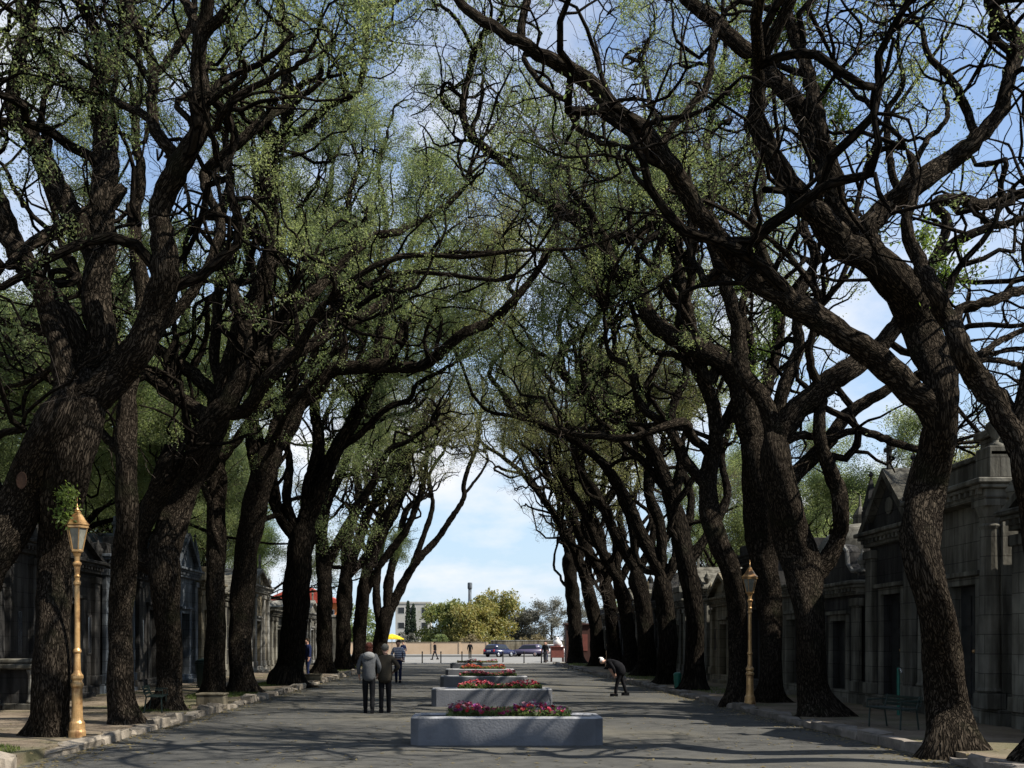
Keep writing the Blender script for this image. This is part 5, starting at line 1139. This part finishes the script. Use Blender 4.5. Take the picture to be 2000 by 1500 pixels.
mb = MB(); mb.box(-1.1, 1.1, -.95, .95, 3.002, 3.16, .03); mb.build('roof', M['kiosk_dark'], root)
mb = MB(); mb.box(-.7, .7, -.83, -.802, 1.0, 2.3); mb.build('shutter', M['kiosk_red'], root)
root = empty('parasol', (-6.15, 84, 0), 'bright yellow parasol behind the walking couple', 'parasol')
mb = MB(); mb.tube([(0, 0, -.02), (0, 0, 2.35)], .025, 8); mb.build('pole', M['white'], root)
mb = MB(); mb.lathe([(1.0, 1.92), (.98, 1.95), (.6, 2.16), (.25, 2.30), (.03, 2.36)], 8); mb.build('canopy', M['yellow'], root)

# ---------------------------------------------------------------- people
def skin_mesh(name, verts, edges, radii, mat, parent, root_i=0, sub=1):
    me = bpy.data.meshes.new(name); me.from_pydata([tuple(v) for v in verts], edges, []); o = bpy.data.objects.new(name, me); COL.objects.link(o)
    sk = o.modifiers.new('skin', 'SKIN'); sk.use_smooth_shade = True
    sv = me.skin_vertices[0].data
    for i, r in enumerate(radii): sv[i].radius = (r, r) if not isinstance(r, tuple) else r
    for i in range(len(verts)): sv[i].use_root = (i == root_i)
    o.modifiers.new('sub', 'SUBSURF').levels = sub
    dg = bpy.context.evaluated_depsgraph_get(); nm = bpy.data.meshes.new_from_object(o.evaluated_get(dg))
    bpy.data.objects.remove(o); bpy.data.meshes.remove(me)
    nm.materials.clear(); nm.materials.append(mat); nm.polygons.foreach_set('use_smooth', np.full(len(nm.polygons), True))
    nm.name = name; r_ = bpy.data.objects.new(name, nm); COL.objects.link(r_); r_.parent = parent; return r_
def person(label, x, y, z, face, H, top, legs, hair, coat_len=.78, stride=.0, lean=0.0, elbows=((.24, .0, 1.12), (.24, 0, 1.12)), hands=((.25, .06, .88), (.25, .06, .88)),
           girth=1.0, hood=None, headfwd=0.0, longhair=False, group=None):
    """local +y is where the person faces; a 1.70 m figure scaled to H"""
    k = H / 1.70; root = empty('person', (x, y, z), label, 'person', group, face)
    def L(p):           # lean forward from the hips
        p = Vector(p)
        if lean and p.z > .92:
            q = p - Vector((0, 0, .92)); q.rotate(Matrix.Rotation(-lean, 3, 'X')); p = q + Vector((0, 0, .92))
        return tuple(p * k)
    hx = .085; kn = [(-hx, .02 + stride * .5, .49), (hx, .02 - stride * .45, .49)]; an = [(-hx, stride, .085), (hx, -stride, .085 + abs(stride) * .12)]
    V = []; E = []; Rr = []
    def add(p, r, par=None, raw=False):
        V.append(L(p) if not raw else tuple(Vector(p) * k)); Rr.append(r * k if not isinstance(r, tuple) else (r[0] * k, r[1] * k)); i = len(V) - 1
        if par is not None: E.append((par, i))
        return i
    pel = add((0, 0, .94), .12); wst = add((0, .0, 1.08), .11, pel); chs = add((0, .0, 1.28), .125, wst); nck = add((0, .015, 1.46), .055, chs)
    hd0 = add((0, .04 + headfwd, 1.53), .07, nck); hd1 = add((0, .045 + headfwd, 1.60), (.078, .09), hd0); hd2 = add((0, .035 + headfwd, 1.665), .06, hd1)
    add((0, .135 + headfwd, 1.575), .012, hd1)                                            # nose
    for s in (-1, 1): add((s * .09, .03 + headfwd, 1.585), .013, hd1)                         # ears
    arms = []
    for j, s in enumerate((-1, 1)):
        sh = add((s * .17, 0, 1.39), .06, chs); e = elbows[j]; h = hands[j]
        el = add((s * e[0], e[1], e[2]), .04, sh); wr = add((s * h[0], h[1], h[2]), .028, el)
        dv_ = (Vector((s * h[0], h[1], h[2])) - Vector((s * e[0], e[1], e[2]))).normalized(); side = dv_.cross(Vector((1, 0, 0)))
        if side.length < .1: side = Vector((0, 1, 0))
        side.normalize(); w0 = Vector((s * h[0], h[1], h[2])); pm = w0 + dv_ * .06; pal = add(pm, .03, wr)
        for f in range(4):
            b = pm + dv_ * .035 + side * (f - 1.5) * .019; f1 = add(b, .010, pal); f2 = add(b + dv_ * (.04 + .006 * (f in (1, 2))) + Vector((-s * .006, 0, 0)), .009, f1); add(b + dv_ * .062 + Vector((-s * .022, 0, 0)), .008, f2)
        t1 = add(w0 + dv_ * .035 + side * .042, .010, pal); add(w0 + dv_ * .075 + side * .055 + Vector((-s * .02, 0, 0)), .009, t1)
        arms.append((s, e, h))
    for j, s in enumerate((-1, 1)):
        hp = add((s * hx, 0, .88), .085, pel, True); q = add(kn[j], .055, hp, True); a = add(an[j], .042, q, True); add((an[j][0], an[j][1] + .10, .045), .035, a, True)
    skin_mesh('body', V, E, Rr, M['skin'], root)
    # trousers
    V, E, Rr = [], [], []; p0 = add((0, 0, .97), .135 * girth); p1 = add((0, 0, .90), .125 * girth, p0)
    for j, s in enumerate((-1, 1)):
        hp = add((s * hx, 0, .80), .092, p1, True); q = add(kn[j], .072, hp, True); m_ = add(tuple((Vector(kn[j]) + Vector(an[j])) / 2), .062, q, True); add((an[j][0], an[j][1] - .005, .075), .062, m_, True)
    skin_mesh('trousers', V, E, Rr, M[legs], root)
    # coat or shirt with sleeves
    V, E, Rr = [], [], []; c0 = add((0, 0, 1.28), (.165 * girth, .155 * girth)); c1 = add((0, 0, 1.42), .11, c0); add((0, .01, 1.475), .062, c1)
    c2 = add((0, 0, 1.08), .155 * girth, c0); c3 = add((0, 0, .95), .165 * girth, c2)
    if coat_len < .9: add((0, -.01, coat_len), .165 * girth, c3, True)
    for (s, e, h) in arms:
        sh = add((s * .17, 0, 1.38), .082, c0); el = add((s * e[0], e[1], e[2]), .06, sh); w = Vector((s * e[0], e[1], e[2])).lerp(Vector((s * h[0], h[1], h[2])), .93); add(w, .045, el)
    skin_mesh('coat' if coat_len < .9 else 'shirt', V, E, Rr, M[top], root)
    # hair
    hc = Vector(L((0, .025 + headfwd, 1.63))); mb = MB(); mb.ball(hc, .105 * k, 14, (.95, 1.05, .95))
    fwd = Vector((0, 1, 0))
    bm = mb.bm
    dele = [v for v in bm.verts if (v.co.y - hc.y) > .045 * k and v.co.z < hc.z + .045 * k]; bmesh.ops.delete(bm, geom=dele, context='VERTS')
    if longhair: mb.ball(hc + Vector((0, -.035, -.09)) * k, .09 * k, 12, (1, .7, 1.25))
    for v in bm.verts: v.co += Vector((random.uniform(-.005, .005), random.uniform(-.005, .005), random.uniform(-.004, .004)))
    mb.build('hair', M[hair], root, True)
    for s in (-1, 1):
        mb = MB(); mb.ball(Vector(L((s * .034, .128 + headfwd, 1.605))), .010 * k, 6); mb.build('eye', M['h_dark'], root, True)
    for j in range(2):
        mb = MB(); a = Vector(an[j]) * k; mb.prism([(a.x - .045 * k, a.y - .09 * k), (a.x + .045 * k, a.y - .09 * k), (a.x + .05 * k, a.y + .08 * k), (a.x + .03 * k, a.y + .17 * k), (a.x - .03 * k, a.y + .17 * k), (a.x - .05 * k, a.y + .08 * k)], 'z', max(0, a.z - .085 * k), a.z + .012 * k)
        mb.build('shoe', M['c_black'], root)
    if hood:
        mb = MB(); mb.ball(Vector(L((0, -.11, 1.40))), .13 * k, 12, (1.15, .6, .75)); mb.build('hood', M[hood], root, True)
    return root
person('woman walking away in a grey jacket with pale hood and black trousers', -2.29, 23.9, 0, R(4), 1.63, 'c_grey', 'c_black', 'h_red', .74, .10, .02, ((.26, -.03, 1.13), (.26, -.02, 1.13)), ((.24, .10, .93), (.22, .12, .95)), 1.1, 'c_white', 0, True)
person('stocky grey-haired man in a dark brown coat walking beside the woman', -1.93, 24.1, 0, R(-3), 1.60, 'c_brown', 'c_black', 'h_grey', .70, -.08, .03, ((.26, -.02, 1.12), (.36, -.04, 1.14)), ((.22, .12, .95), (.20, .12, 1.02)), 1.28)
person('person in a blue and white striped shirt and navy trousers ahead of the couple', -2.82, 42.0, 0, R(180), 1.72, 'c_stripe', 'c_navy', 'h_dark', .93, .10, 0, ((.27, .02, 1.14), (.27, .02, 1.14)), ((.22, .2, 1.0), (.22, .2, 1.0)), 1.1)
person('person in dark blue standing on the left pavement beside the flared trunk', -6.75, 43.5, PZ, R(120), 1.70, 'c_navy', 'c_navy', 'h_dark', .80, .05, .02)
person('white-haired person in a black coat bending far forward by the right kerb', 4.72, 31.4, 0, R(84), 1.58, 'c_black', 'c_black', 'h_white', .60, .19, 1.08, ((.22, .10, 1.15), (.22, .12, 1.15)), ((.16, .26, 1.0), (.16, .28, 1.0)), 1.35, None, .04)
person('man in dark jacket striding across the plaza before the peach wall', -3.05, 98, 0, R(75), 1.72, 'c_black', 'c_dark', 'h_dark', .85, .26, .06)
person('thin person in black standing at the far plaza, right of the striding man', .32, 106, 0, R(10), 1.72, 'c_black', 'c_brown', 'h_dark', .85, .04)
person('person in black standing left of the red flower stall', 6.45, 84.5, 0, R(160), 1.72, 'c_black', 'c_grey', 'h_dark', .85, .05)
person('person in a grey top behind the one in black by the red stall', 6.95, 90, 0, R(200), 1.70, 'c_grey', 'c_navy', 'h_dark', .9, .05)
person('person in dark blue under the yellow parasol', -5.35, 86, 0, R(170), 1.70, 'c_navy', 'c_navy', 'h_dark', .9, .08)
